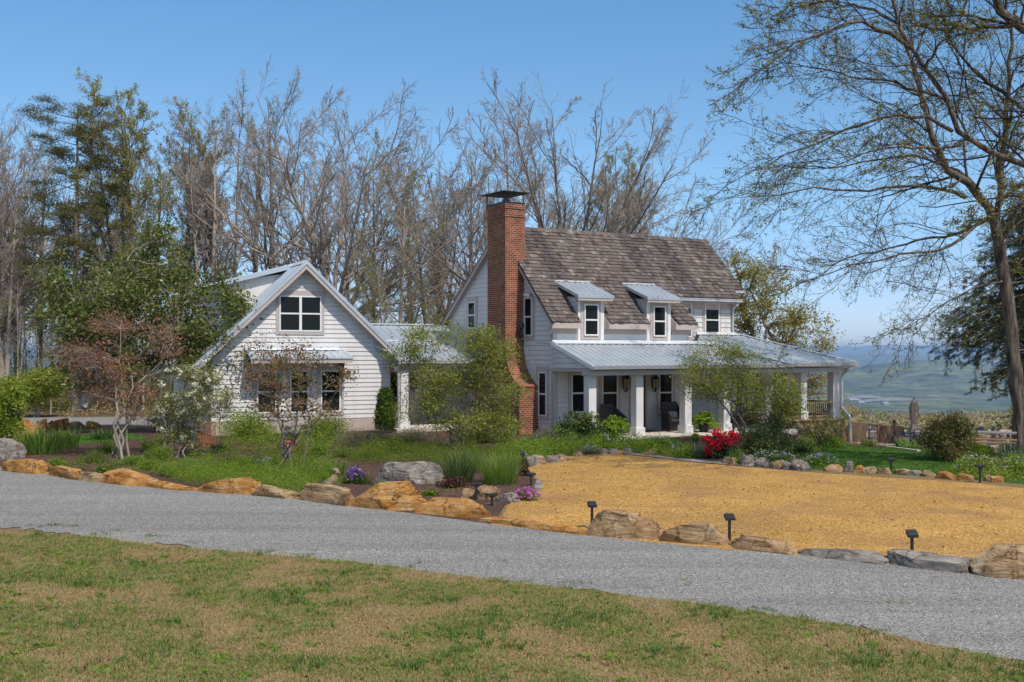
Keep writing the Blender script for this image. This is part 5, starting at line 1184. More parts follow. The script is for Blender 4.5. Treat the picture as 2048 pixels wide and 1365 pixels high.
def cover(name, poly, fol, dens, h, per=14, leaf=.028, seed=0, dn=(.8, 0, .35), spread=.09, flowers=None, asp=.5, mound=None):   # low groundcover nobody could count
    g = np.random.default_rng(seed+1300); S = scatter(g, poly, dens, dn); parts = []; mats = []
    hh = h*(.25+.95*np.array([abs(mnoise.fractal(Vector((p[0]*1.3, p[1]*1.3, seed+9.)), .8, 2.1, 3))*1.7+.1 for p in S])); C = S.copy(); C[:, 2] += hh*g.random(len(S))**.5
    idx = np.arange(len(S)); g.shuffle(idx); fols = fol if isinstance(fol, (list, tuple)) else [fol]
    for sg, m in zip(np.array_split(idx, len(fols)), fols):
        B = blob(g, C[sg], per, (spread, spread, spread*.6)); B[:, 2] = np.maximum(B[:, 2], np.repeat(S[sg, 2], per)+.006); V, f = leaves(g, B, leaf, asp, .7); parts.append((V, f, len(mats))); mats.append(M[m])
    if flowers:
        k = g.choice(len(S), min(flowers[1], len(S)), replace=False); B = S[k].copy(); B[:, 2] += hh[k]*1.05+.03; V, f = leaves(g, blob(g, B, flowers[2], (.025,.025,.012)), flowers[3], .85, 1.2); parts.append((V, f, len(mats))); mats.append(M[flowers[0]])
    return tag(mesh_obj(name, parts, mats), kind='stuff')
# foreground turf: dry straw and green blades
def turf():
    g = np.random.default_rng(61); poly = [(-120,1058),(200,1078),(380,1098),(700,1126),(1000,1163),(1400,1210),(1700,1256),(2048,1330),(2160,1400),(2100,1420),(-100,1420)]
    w = gp(*poly); x0, x1 = min(p[0] for p in w), max(p[0] for p in w); y0, y1 = min(p[1] for p in w), max(p[1] for p in w)
    parts = []; NG = 190
    fields = [np.array([[mnoise.fractal(Vector((x0+(x1-x0)*i/NG, y0+(y1-y0)*j/NG, 0))*s_ + Vector((0,0,z_)), .75, 2.2, 5)*1.9 for i in range(NG)] for j in range(NG)]) for s_, z_ in ((.75, 3.), (1., 0.), (.9, 7.), (1.6, 11.))]
    for k, (num, hh, bw, thr, sc, zz) in enumerate(((540000, .046, .008, -.03, .9, 3.), (640000, .036, .0075, -9, 1, 0.), (130000, .085, .009, .36, 1.5, 7.), (60000, .05, .007, .22, 1.9, 11.))):
        p = np.stack([g.uniform(x0, x1, num), g.uniform(y0, y1, num)], 1)
        if k != 1: c = p[:num//11]; p = np.repeat(c, 11, 0) + g.normal(size=(len(c)*11, 2))*np.repeat(g.uniform(.012, .04, (len(c),1)), 11, 0); num = len(p)
        # keep what lies inside the polygon (vectorised even-odd test)
        ins = np.zeros(num, bool)
        for i in range(len(w)):
            a, b = w[i], w[(i+1) % len(w)]
            if a[1] == b[1]: continue
            ins ^= ((a[1] > p[:, 1]) != (b[1] > p[:, 1])) & (p[:, 0] < (b[0]-a[0])*(p[:, 1]-a[1])/(b[1]-a[1])+a[0])
        p = p[ins]
        gx = ((p[:, 0]-x0)/(x1-x0)*(NG-1)); gy = (p[:, 1]-y0)/(y1-y0)*(NG-1); i0 = np.minimum(gx.astype(int), NG-2); j0 = np.minimum(gy.astype(int), NG-2); fx = gx-i0; fy = gy-j0; T = fields[k]
        f = T[j0, i0]*(1-fx)*(1-fy) + T[j0, i0+1]*fx*(1-fy) + T[j0+1, i0]*(1-fx)*fy + T[j0+1, i0+1]*fx*fy
        f += g.normal(size=len(p))*.3; p = p[f > thr*2]; n = len(p); a = g.random(n)*6.28
        H = hh*(.5+g.random(n)); out = np.stack([np.cos(a), np.sin(a)], 1); ln = .35+.9*g.random(n) if k != 1 else 1.2+1.6*g.random(n)
        sd = np.stack([-np.sin(a), np.cos(a), np.zeros(n)], 1)*bw*.5; b0 = np.c_[p, np.full(n, .002)]; mid = np.c_[p+out*(H*ln*.35)[:, None], H*.62]; tip = np.c_[p+out*(H*ln)[:, None], H*(.98 if k != 1 else .45)]
        V = np.stack([b0-sd, b0+sd, mid+sd*.9, mid-sd*.9, tip+sd*.15, tip-sd*.15], 1).reshape(-1, 3); i = np.arange(n)[:, None]*6
        parts.append((V, np.concatenate([i+np.array([[0,1,2,3]]), i+np.array([[3,2,4,5]])]), {0:0,1:1,2:2,3:0}[k]))
    tag(mesh_obj('grass', parts, [M['Lgrass'], M['Ldry'], M['Ltall']]), kind='stuff')
M['Ltall'] = leafmat('tall_grass_blades', [(.055,.11,.022),(.09,.165,.03),(.13,.21,.04)], .35)
turf()
def weeds(name, poly, num, h, mat, seed, bw=.006, lean=.8, per=14):       # sparse tufts growing through gravel
    g = np.random.default_rng(seed+1700); S = scatter(g, poly, num, (1.3, seed, -.12)); parts = []
    for s in S: parts.append((*blades(g, s+np.array([0,0,.012]), per, h*g.uniform(.5,1.3), (.07,.05), bw, lean), 0))
    if parts: tag(mesh_obj(name, parts, [M[mat]]), kind='stuff')
weeds('weeds', [(1000,1120),(2040,1215),(2040,1290),(1000,1150)], 2.2, .05, 'Lgrass', 1)
weeds('weeds', [(60,1045),(700,1110),(1400,1195),(2040,1315),(2040,1335),(1400,1212),(700,1128),(60,1062)], 34, .055, 'Ltall', 2)
weeds('weeds', [(-40,1050),(700,1118),(1400,1203),(2040,1322),(2040,1340),(1400,1216),(700,1132),(-40,1064)], 30, .05, 'Ldry', 5)
weeds('weeds', [(1080,925),(1500,945),(2040,985),(2040,1120),(1500,1090),(1080,1040)], .5, .04, 'Lgreen', 3)
# lawns
def mown(name, poly, dens, h, seed):
    g = np.random.default_rng(seed); S = scatter(g, poly, dens); n = len(S); a = g.random(n)*6.28; sd = np.stack([-np.sin(a), np.cos(a), np.zeros(n)], 1)*.006
    tip = S + np.stack([np.cos(a)*h*.5, np.sin(a)*h*.5, h*(.6+.6*g.random(n))], 1); S[:, 2] += .012; V = np.stack([S-sd, S+sd, tip+sd*.2, tip-sd*.2], 1).reshape(-1, 3)
    tag(mesh_obj(name, [(V, np.arange(4*n).reshape(-1,4), 0)], [M['Lmown']]), kind='stuff')
M['Lmown'] = leafmat('mown_grass', [(.045,.11,.012),(.08,.165,.018),(.115,.2,.028)], .35)
mown('grass', [(1582,937),(1622,906),(1700,893),(1790,891),(1900,907),(2000,923),(2000,950),(1930,957),(1800,949),(1700,943)], 650, .05, 71)
mown('grass', [(90,893),(120,877),(200,869),(260,867),(300,878),(230,884),(150,890)], 300, .07, 72)

# ------------------------------------------------------------------ garden shrubs
woody('crape_myrtle', 'pale stemmed shrub with sparse coppery young leaves at the left of the bed', 'shrub', (238,917), [(230,650,70,28),(150,720,45,28),(310,660,55,26),(245,720,80,50),(340,700,30,30),(190,790,45,22),(120,700,22,20),(265,800,70,40)],
      ['Lcopper','Lcopper','Lbrown'], n=120, per=5, leaf=.042, spread=.15, stems=7, sr=.042, bark='barkp', twig='twigr', thick=.8, seed=11, twigs=7, attach=.35)
woody('crape_myrtle', 'multi stemmed shrub with bronze leaves in front of the garage windows', 'shrub', (557,948), [(560,730,75,55),(500,760,40,70),(640,740,60,45),(560,800,90,50),(690,760,30,25),(480,690,30,25),(610,690,30,25),(640,820,60,30),(730,715,12,8)],
      ['Lbrown','Lcopper','Lolive'], n=160, per=3, leaf=.04, spread=.13, stems=9, sr=.036, bark='bark', twig='twigr', thick=.8, seed=12, twigs=7, attach=.3, base_spread=.28)
woody('fothergilla_bush', 'dense twiggy bush dotted with cream blossoms at the left of the bed', 'bush', (372,914), [(385,790,75,60),(345,830,45,50),(420,800,45,45),(380,750,60,25),(370,870,40,30)],
      ['Lolive','Lspring','Lgrey'], n=170, per=7, leaf=.03, spread=.14, stems=16, sr=.018, bark='twig', twig='twig', thick=.9, seed=13, twigs=10, base_spread=.3, flowers=('Lcream', 165, 22, (.045,.045,.045), .036), attach=.15)
woody('spicebush', 'airy yellow green shrub before the breezeway and chimney', 'shrub', (915,905), [(880,760,85,50),(825,695,48,42),(790,715,25,20),(960,690,45,40),(1005,790,48,45),(860,820,80,35),(950,850,85,35),(985,745,50,55),(900,672,55,22),(1020,700,25,30)],
      ['Lspring','Lspring','Lolive'], n=280, per=11, leaf=.036, spread=.17, stems=9, sr=.034, bark='bark', twig='twig', thick=.9, seed=14, twigs=6, base_spread=.22)
woody('young_tree', 'small rounded tree just leafing out in front of the right porch columns', 'tree', (1478,872), [(1440,770,90,45),(1390,740,50,28),(1500,780,70,50),(1450,710,60,28),(1560,790,40,45),(1520,720,50,20),(1570,840,35,25),(1578,800,40,50)],
      ['Lspring','Lolive','Lspring'], n=240, per=11, leaf=.036, spread=.17, stems=6, sr=.05, bark='bark', thick=.9, seed=15, twigs=5, D=38.3, base_spread=.15)
woody('viburnum_bush', 'twiggy bush with white blossoms on top and rusty leaves, beside the patio', 'bush', (1900,922), [(1895,870,45,40),(1920,850,30,22),(1870,880,25,28),(1900,900,40,15)], ['Lolive','Lbrown','Lolive'], n=130, per=11, leaf=.035, spread=.14, stems=14, sr=.018, bark='twig', thick=.9, seed=16, twigs=8,
      base_spread=.2, flowers=('Lcream', 26, 9, (.03,.03,.03), .03))
woody('bare_shrub', 'nearly leafless thin branched shrub before the stone base of the porch', 'shrub', (1640,896), [(1640,840,45,30),(1610,860,25,20),(1670,855,30,22)], ['Lolive'], n=50, per=3, leaf=.03, spread=.15, stems=7, sr=.02, bark='twigd', twig='twigd', thick=.8, seed=17, twigs=6)
woody('leafy_shrub', 'bright lime leaved shrub at the far left edge above the dark boulder', 'shrub', (8,892), [(5,800,40,40),(-10,840,45,50),(15,860,30,30),(30,780,16,30)], ['Lspring','Llime'], n=110, per=20, leaf=.05, spread=.16, stems=7, sr=.02, bark='barkp', thick=.9, seed=18, twigs=3)
woody('climbing_rose', 'thin climber with sparse green leaves against the brick chimney base', 'climber', (1058,868), [(1050,800,28,50),(1075,820,22,35),(1040,770,20,20),(1090,790,14,20)], ['Lspring','Lolive'], n=60, per=7, leaf=.032, spread=.1, stems=6, sr=.012, bark='barkp', twig='twig', thick=.4, seed=19, twigs=3)
woody('rhododendron', 'broad leaved evergreen shrub left of the porch', 'shrub', (1150,886), [(1160,848,35,28),(1120,865,25,16),(1185,860,20,22)], ['Ldark','Lholly','Lgreen'], n=130, per=26, leaf=.06, spread=.12, stems=8, sr=.02, thick=.9, seed=20, twigs=0, asp=.35)
tuft('rhododendron', 'small evergreen shrub loaded with vivid red blossoms', 'shrub', 1437, 917, 62, 50, ['Ldark','Lholly'], 60, 26, .055, 1, None, asp=.35)
g = np.random.default_rng(5); rb = G(1437, 917); Cr = np.array([P(*q, rb.y-.25)-rb for q in ((1413,878),(1432,867),(1462,869),(1424,888),(1449,880),(1437,891),(1470,874),(1418,902),(1442,872),(1456,884))])
V, f = leaves(g, blob(g, Cr, 95, (.075,.075,.062)), .034, .9, .2); mesh_obj('blossoms', [(V, f, 0)], [M['Lred']], [o for o in bpy.data.objects if o.get('label', '').startswith('small evergreen shrub loaded')][0])
tuft('yew_shrub', 'dark green mounded evergreen shrub behind the pointed grey stone', 'shrub', 1522, 914, 100, 64, ['Ldark','Lholly'], 170, 60, .035, 2, asp=.3)
woody('yew_shrub', 'taller dark evergreen shrub behind the mounded one, beside the young tree', 'shrub', (1555,900), [(1550,868,38,28),(1545,845,22,20),(1565,885,30,14)], ['Ldark','Lholly'], n=110, per=34, leaf=.04, spread=.14, stems=6, sr=.02, thick=.9, seed=21, twigs=0, asp=.3)
def arborvitae():
    g = np.random.default_rng(81); b = P(770, 858, 42.6); b.z = .3; t = empty('arborvitae', b, 0, 'slim dark green conical conifer at the right corner of the garage', 'shrub'); n = 1500
    h = 1.52; z = h*g.random(n)**.8; r = .34*np.clip(1.12-(z/h)**2.2, .06, 1)*(.75+.3*g.random(n)); a = g.random(n)*6.28; C = np.stack([np.cos(a)*r, np.sin(a)*r, z+.02], 1)
    for s in (-.1, .12): C[z > h*.8, 0] += s*(g.random((z > h*.8).sum()) > .5)
    d = np.tile([0,0,1.], (n*7,1)); V, f = leaves(g, blob(g, C, 7, (.05,.05,.05)), .05, .35, .1, d); mesh_obj('foliage', [(V,f,0)], [M['Lthuja']], t)
    m = MB(); m.tube([(0,0,-.05),(0,0,.9)], [.05,.02], 6); m.build('trunk', M['bark'], t)
arborvitae()
clump('iris_clump', 'broad sword leaved iris clump beside the dark rounded boulder', 'plant', 80, 908, 110, 46, 330, 'Lgblade', .03, .45, 1, .5)
clump('iris_clump', 'right hand part of the iris bed, with pale upright leaves', 'plant', 135, 898, 50, 38, 150, 'Lgblade', .028, .4, 2, .7)
clump('daylily_clump', 'arching daylily clump behind the bird ornament', 'plant', 668, 960, 70, 38, 260, 'Lblade', .018, .8, 3)
clump('daylily_clump', 'small daylily clump right of the purple flowers', 'plant', 725, 968, 45, 24, 120, 'Lblade', .016, .9, 4)
clump('garlic_chives', 'tall tufted grass clump right of the huge grey boulder', 'plant', 915, 964, 80, 60, 520, 'Lblade', .010, .55, 5)
clump('garlic_chives', 'brighter tufted grass clump at the corner of the yellow gravel', 'plant', 1000, 968, 85, 58, 560, 'Lgblade', .010, .55, 6)
clump('garlic_chives', 'small grassy clump between the grey boulder and the tall tufts', 'plant', 945, 945, 70, 40, 260, 'Lblade', .010, .5, 7)
clump('bulb_leaves', 'grey green strap leaves left of the red flowered shrub', 'plant', 1395, 916, 46, 28, 170, 'Lsage', .018, .5, 8)
clump('bulb_leaves', 'upright strap leaves at the foot of the oak trunk', 'plant', 2020, 925, 60, 40, 200, 'Lsage', .02, .4, 9)
clump('iris_clump', 'dark iris clump on the side lawn behind the coppery shrub', 'plant', 202, 880, 50, 22, 200, 'Lblade', .02, .8, 10)
clump('ornamental_grass', 'thin straw coloured canes left of the wicker chair, by the lawn', 'plant', 1706, 892, 60, 44, 70, 'Lcane', .010, .4, 11)
clump('ornamental_grass', 'straw coloured canes in front of the wicker armchair', 'plant', 1757, 896, 60, 42, 80, 'Lcane', .010, .5, 12)
clump('grass_clump', 'bright grassy clump along the far lawn edge under the umbrella', 'plant', 1822, 898, 60, 20, 220, 'Lgblade', .014, .6, 13)

tuft('lavender_bush', 'wide grey brown lavender bush before the garage foundation', 'bush', 730, 893, 130, 42, ['Lgrey','Lgrey','Lolive'], 260, 40, .03, 11, asp=.16, up=.1)
tuft('lavender_bush', 'grey lavender bush in front of the breezeway column', 'bush', 822, 884, 100, 32, ['Lgrey','Lgrey','Lolive'], 200, 40, .03, 12, asp=.16, up=.1)
tuft('lavender_bush', 'grey lavender bush at the corner of the gable wall, left of the porch', 'bush', 1085, 886, 75, 26, ['Lgrey','Lsilver','Lolive'], 150, 40, .03, 13, asp=.16, up=.1)
tuft('yellow_shrub', 'small golden yellow shrub at the foot of the brick chimney', 'shrub', 1018, 874, 22, 32, ['Lyellow','Llime'], 50, 24, .035, 14)
woody('spirea_bush', 'green and olive leafy bush between the airy shrub and the chimney', 'bush', (985,885), [(980,850,45,30),(940,865,35,20),(1010,860,25,25)], ['Lolive','Lspring','Lspring'], n=120, per=22, leaf=.036, spread=.14, stems=10, sr=.014, thick=.9, seed=24, twigs=2)
tuft('azalea_bush', 'low lime green bush left of the terracotta pot', 'bush', 495, 878, 125, 58, ['Lspring','Llime','Llime'], 230, 26, .035, 15)
tuft('azalea_bush', 'bright green bush under the left garage window', 'bush', 572, 862, 85, 44, ['Lgreen','Llime'], 140, 26, .035, 16)
tuft('green_bush', 'green bush behind the terracotta pot, under the right garage window', 'bush', 655, 876, 90, 54, ['Lgreen','Lspring'], 170, 26, .035, 17)
tuft('green_bush', 'fresh green mound between the coppery shrub and the cream flowered bush', 'plant', 318, 922, 62, 34, ['Llime','Lgreen'], 130, 30, .024, 18, asp=.3)
tuft('green_bush', 'lime mound at the foot of the coppery shrub stems', 'plant', 262, 931, 70, 20, ['Llime','Lgreen'], 90, 24, .022, 19, asp=.3)
tuft('green_bush', 'low dull green mound left of the coppery shrub stems', 'plant', 185, 926, 75, 24, ['Lgreen','Lolive'], 110, 24, .022, 20, asp=.3)
tuft('phlox_clump', 'rounded clump of purple flowers above the tall orange boulder', 'flowers', 710, 967, 46, 30, ['Lgreen','Ldark'], 50, 22, .03, 21, ('Lpurple', 90, 8, (.018,.018,.014), .022))
tuft('phlox_clump', 'low cushion of magenta pink flowers spilling onto the yellow gravel', 'flowers', 1052, 1001, 58, 24, ['Lolive','Lgreen'], 60, 20, .02, 22, ('Lpink', 70, 7, (.02,.02,.012), .018))
tuft('phlox_clump', 'tiny pink flower cushion behind the pale grey block', 'flowers', 986, 989, 30, 14, ['Lolive','Lgreen'], 30, 20, .02, 23, ('Lpink', 40, 7, (.02,.02,.012), .018))
tuft('coral_bells', 'dark purplish leafed plant at the foot of the tufted grass', 'plant', 900, 975, 60, 22, ['Lplum'], 70, 20, .03, 24)
tuft('coral_bells', 'dark red leafed plant on the corner by the upright black light', 'plant', 1050, 952, 22, 32, ['Lplum'], 40, 20, .03, 25)
tuft('dusty_miller', 'silvery leaved plant in front of the left fern', 'plant', 1195, 884, 45, 20, ['Lsilver','Lsilver','Lgreen'], 60, 22, .03, 26)
tuft('catmint_edging', 'silver green edging plant behind the gravel corner stones', 'plant', 1180, 909, 60, 18, ['Lsilver','Lolive'], 80, 22, .022, 27, ('Llilac', 24, 4, (.015,.015,.01), .012))
tuft('woodland_phlox', 'patch of lilac flowers under the mounded dark shrub', 'flowers', 1545, 926, 100, 24, ['Lgreen','Ldark'], 120, 20, .028, 28, ('Llilac', 110, 5, (.016,.016,.01), .016))
tuft('woodland_phlox', 'patch of lilac flowers at the left end of the lawn', 'flowers', 1640, 933, 80, 26, ['Lgreen','Lgreen'], 110, 20, .028, 29, ('Llilac', 90, 5, (.016,.016,.01), .016))
tuft('woodland_phlox', 'lilac flowered mound at the right end of the lawn', 'flowers', 1955, 950, 90, 40, ['Lgreen','Lspring'], 150, 26, .03, 30, ('Llilac', 50, 5, (.016,.016,.01), .016))
tuft('woodland_phlox', 'flowery green mound before the oak trunk', 'flowers', 2030, 952, 90, 40, ['Lgreen','Lspring'], 150, 26, .03, 31, ('Llilac', 45, 5, (.016,.016,.01), .016))
tuft('violas', 'small blue flowers right of the red flowered shrub', 'flowers', 1475, 922, 40, 20, ['Lgreen'], 50, 20, .025, 32, ('Lpurple', 20, 4, (.014,.014,.01), .012))
tuft('hellebore', 'deep green leafy plant between the bare shrub and the lilac flowers', 'plant', 1605, 912, 70, 30, ['Lgreen','Ldark'], 100, 24, .04, 33, asp=.3)
tuft('daylily_clump', 'bright green plant at the left end of the lawn below the downspout', 'plant', 1665, 896, 50, 24, ['Llime','Lgreen'], 80, 24, .035, 34, asp=.25)
tuft('hosta', 'green leafy plant along the far lawn edge left of the grass canes', 'plant', 1738, 893, 36, 14, ['Lgreen','Llime'], 50, 22, .03, 35)
tuft('peony', 'bright leafy plant between the blossoming bush and the picnic table', 'plant', 1942, 917, 50, 34, ['Lgreen','Llime'], 90, 26, .035, 36)
tuft('peony', 'leafy green plant at the near leg of the picnic table', 'plant', 1968, 915, 40, 30, ['Lgreen','Lgreen'], 70, 26, .035, 37)
tuft('strawberry_patch', 'deep green leafy patch before the middle porch columns', 'plant', 1325, 903, 80, 24, ['Lgreen','Ldark'], 100, 22, .03, 38, ('Lpurple', 10, 4, (.014,.014,.01), .012))
tuft('pachysandra_mound', 'glossy dark green mound right of the lavender, near the huge grey boulder', 'plant', 790, 905, 60, 24, ['Lgreen','Ldark'], 90, 24, .035, 39)

cover('groundcover', [(300,950),(400,935),(560,925),(700,960),(680,975),(590,1000),(480,985),(380,975)], ['Lgreen','Llime','Llime'], 110, .42, 18, .022, 1, (.6, 1, .75), .09, asp=.3)
cover('groundcover', [(690,925),(760,890),(900,900),(1040,915),(1030,935),(900,935),(760,930),(640,930)], ['Lmeadow','Llime','Lmeadow'], 110, .42, 16, .026, 2, (.6, 2, .7), .09, asp=.2)
cover('groundcover', [(1000,895),(1200,885),(1300,892),(1400,905),(1380,922),(1215,902),(1140,910),(1050,932),(1000,925)], ['Llime','Lgreen','Llime'], 110, .34, 16, .024, 3, (.7, 3, .75), .09, ('Llilac', 90, 3, .013))
cover('groundcover', [(450,885),(620,870),(700,885),(690,910),(450,905)], ['Lgreen','Llime','Lolive'], 60, .3, 14, .024, 4, (.8, 4, .3), .09)
cover('groundcover', [(420,905),(640,905),(660,935),(420,930)], ['Lmeadow','Lgreen'], 40, .16, 14, .02, 5, (.9, 5, .08), .08)
cover('groundcover', [(120,925),(420,905),(420,960),(200,945)], ['Lgreen','Llime'], 26, .14, 12, .02, 6, (.9, 6, .0), .08)
cover('groundcover', [(1500,930),(1570,890),(1700,888),(1650,915),(1640,940)], ['Lgreen','Ldark'], 40, .2, 14, .026, 7, (.8, 7, .3), .09)
cover('groundcover', [(1900,960),(1935,920),(2050,920),(2120,950),(2048,965)], ['Lgreen','Lspring'], 50, .26, 14, .028, 8, (.8, 8, .4), .09, ('Llilac', 60, 3, .014))
cover('groundcover', [(760,968),(940,965),(930,995),(850,990)], ['Lgreen','Lolive'], 10, .1, 12, .022, 9, (1.2, 9, -.1), .07)
cover('undergrowth', [(-60,838),(330,834),(420,830),(420,818),(-60,818)], ['Lspring','Lolive','Ldry'], 2.2, .9, 26, .055, 10, (.3, 10, .35), .3)
cover('undergrowth', [(-60,825),(480,822),(480,812),(-60,812)], ['Lolive','Lbrown','Ldry'], .5, 1.8, 30, .07, 11, (.3, 11, .3), .45)

def litter():                                        # dead leaves and broad weeds lying in the front turf
    g = np.random.default_rng(77); S = scatter(g, [(-60,1075),(700,1140),(1400,1220),(2048,1345),(2048,1400),(-60,1400)], 3.2); C = S + np.array([0,0,.03]); V, f = leaves(g, C, .035, .5, 2.5)
    tag(mesh_obj('leaf_litter', [(V, f, 0)], [M['Llitter']]), kind='stuff')
    S = scatter(g, [(-60,1075),(700,1140),(1400,1220),(2048,1345),(2048,1400),(-60,1400)], 1.6, (.7, 3., .05)); C = blob(g, S, 16, (.055,.055,.0)); C[:, 2] = .03; V, f = leaves(g, C, .04, .42, 2.2)
    tag(mesh_obj('weeds', [(V, f, 0)], [M['Lgreen']]), kind='stuff')
    S = scatter(g, [(1080,930),(1500,950),(2040,990),(2040,1120),(1500,1090),(1080,1040)], 4.0); C = S + np.array([0,0,.02]); V, f = leaves(g, C, .03, .5, 2.5); tag(mesh_obj('leaf_litter', [(V, f, 0)], [M['Llitter']]), kind='stuff')
M['Llitter'] = leafmat('dead_leaves', [(.16,.07,.03),(.24,.12,.05),(.10,.055,.03)], .1)
litter()

for k, (px, py, w, h) in enumerate(((118,934,44,18),(150,948,40,16),(212,945,46,17),(300,940,50,20),(340,952,44,16),(215,905,50,20),(300,900,46,18),(330,888,60,24),(440,905,56,22),(640,912,52,24),(690,915,60,26),(745,918,56,24),(620,932,50,20),(800,985,40,14),(860,992,36,12),(760,980,40,14),(1380,915,40,14),(1480,930,40,14))):
    tuft('perennial', 'low leafy green perennial dotted over the dark mulch of the beds', 'plant', px, py, w, h, [['Lgreen','Llime'],['Lolive','Lgreen'],['Lmeadow','Lgreen']][k % 3], 60, 22, .026, 400+k, group='perennials dotted over the mulch')
M['ochre'] = mk('ochre_glaze', (.35,.19,.04), (.42,.25,.06), 4, .6); M['Lpurple2'] = leafmat('deep_purple_blossom', [(.05,.01,.2),(.09,.02,.3),(.14,.05,.36)], .3)
# ------------------------------------------------------------------ garden lights
def path_light(label, px, py, top, tilt=0.0, rz=.5, w=.26):
    b = G(px, py); h = (py-top)/F*b.y; o = empty('path_light', b, rz, label, 'garden light', 'black garden lights')
    m = MB(); m.box(-.022,.022,-.022,.022,-.05,h-.05); m.box(-.03,.03,-.03,.03,h*.55,h*.57); m.build('stake', M['black'], o, bevel=.003)
    m = MB(); q = [(-w/2,-.055),(w/2,-.055),(w/2,.055),(-w/2,.055)]; dz = lambda y: y*tilt
    m.hull8([(x,y,h-.06+dz(y)) for x, y in q], [(x,y,h+dz(y)) for x, y in q]); m.box(-.05,.05,-.04,.04,h-.09,h-.058); m.build('lamp_head', M['black'], o, bevel=.006)
path_light('black light peeping over the largest rounded tan boulder', 1184, 1058, 1006, .5, .2, .17)
path_light('black light standing behind the smooth log shaped boulder', 1459, 1083, 1031, .5, .2, .18)
path_light('rightmost black light on the drive edge, behind the grey ridged boulder', 1824, 1112, 1064, .6, .1, .18)
path_light('black light behind the orange corner boulder, left of the pale grey block', 953, 1000, 966, 0, .3, .26)
path_light('lowest black light, in front of the pale grey block by the gravel corner', 984, 1012, 987, 0, .3, .24)
path_light('black light by the upright grey stone on the gravel corner', 1062, 972, 946, 0, .3, .22)
path_light('black light standing on the edge of the lawn', 1782, 948, 917, 0, .1, .24)
path_light('black light in the flowery green bed at the right end of the lawn', 1960, 966, 930, 0, .1, .24)
path_light('black light low beside the tall tufted grass at the left of the gravel', 1046, 935, 905, 0, .4, .12)
def bell_light(label, px, py, top, side=1):
    b = G(px, py); h = (py-top)/F*b.y; o = empty('hook_light', b, .3, label, 'garden light', 'hooked garden lamps in the border')
    m = MB(); m.tube([(0,0,-.05),(0,0,h*.85),(side*.04,0,h),(side*.1,0,h*1.02),(side*.15,0,h*.93)], .011, 6); m.build('stake', M['black'], o)
    m = MB(); m.lathe([(.012,h*.93),(.03,h*.9),(.045,h*.8),(.075,h*.7),(.08,h*.66)], (side*.15,0,0), 10); m.build('lamp_shade', M['grey_metal'], o)
M['grey_metal'] = mk('grey_metal', (.07,.075,.085), (.12,.125,.135), 6, .5, metal=.2)
bell_light('hooked lamp in the bright groundcover below the rhododendron', 1107, 896, 872); bell_light('hooked lamp in front of the left fern', 1207, 902, 870)
bell_light('hooked lamp in the border left of the pair before the brick step', 1336, 915, 886, 1); bell_light('hooked lamp nearest the brick step and strap leaves', 1362, 917, 888, -1)
bell_light('hooked lamp among the lilac flowers by the lawn', 1576, 930, 900, -1); bell_light('bent hooked lamp at the left end of the gravel border stones', 1040, 932, 900, 1)

# ------------------------------------------------------------------ ornaments and pots
def ornament():
    b = G(672, 975); k = b.y/F; o = empty('garden_ornament', b, .2, 'smooth brown bird headed garden ornament behind the cream topped block', 'ornament')
    m = MB(); pts = [(-24*k,0,-.02),(-14*k,0,6*k),(-6*k,0,14*k),(0,0,22*k),(3*k,0,29*k),(0,0,34*k),(-5*k,0,35*k),(-9*k,0,32*k)]
    m.tube(pts, [15*k,12*k,9.5*k,7.5*k,6*k,5.5*k,4*k,.6*k], 14); ob = m.build('body', M['ornament'], o, smooth=True)
    e = MB(); e.lathe([(.001,0),(.012,.006),(.012,.012),(.001,.018)], (-1*k,-5.2*k,33*k), 8); e.build('eye', M['black'], o)
ornament()
def pot(name, label, px, py, w, h, mat, fol=None, flower=None, rim=True, n=20, plant_h=.2, leaf=.035):
    b = G(px, py) if not isinstance(px, Vector) else px; k = b.y/F; r = w*k/2; h = h*k; o = empty(name, b, 0, label, 'planter')
    m = MB(); m.lathe([(r*.66,0),(r*.72,h*.1),(r*.95,h*.82),(r*1.04,h*.84),(r*1.04,h),(r*.92,h),(r*.88,h*.9),(.01,h*.88)], (0,0,0), n); m.build('pot', M[mat], o, smooth=False)
    g = np.random.default_rng(int(b.x*100) % 999); C = norm(g.normal(size=(40,3))); C[:, 2] = np.abs(C[:, 2])*plant_h/r + .2; C = C*np.array([r*.9,r*.9,r]); C[:, 2] += h
    if fol: V, f = leaves(g, blob(g, C, 16, (r*.2,r*.2,r*.15)), leaf, .5, .5); mesh_obj('foliage', [(V,f,0)], [M[fol]], o)
    if flower: V, f = leaves(g, blob(g, C[C[:,2] > h+.3*r]*np.array([1,1,1.06]), 8, (.02,.02,.02)), leaf*.8, .85, .5); mesh_obj('flowers', [(V,f,0)], [M[flower]], o)
    return o
pt = pot('flower_pot', 'terracotta pot with a moulded face, holding purple flowers behind the bronze shrub', 579, 906, 34, 26, 'terracotta', 'Lgreen', 'Lpurple', plant_h=.18)
k = pt.location.y/F; m = MB()                       # the moulded face on the pot
m.tube([(0,-15.5*k,19*k),(.5*k,-18*k,13*k),(0,-16*k,11*k)], [1.2*k,2.4*k,1*k], 8)
for sx in (-5, 5): m.tube([(sx*k-3*k,-15.3*k,17*k),(sx*k,-16.3*k,18.3*k),(sx*k+3*k,-15.3*k,17*k)], [.6*k,1.3*k,.6*k], 6)
m.tube([(-5*k,-13.6*k,7.5*k),(0,-15*k,6*k),(5*k,-13.6*k,7.5*k)], [.6*k,1.4*k,.6*k], 6); m.build('moulded_face', M['terracotta'], pt)
pot('flower_pot', 'small black pot of yellow flowers on the brick step by the red shrub', 1391, 888, 12, 12, 'black', 'Lgreen', 'Lyellow', plant_h=.1, leaf=.02)
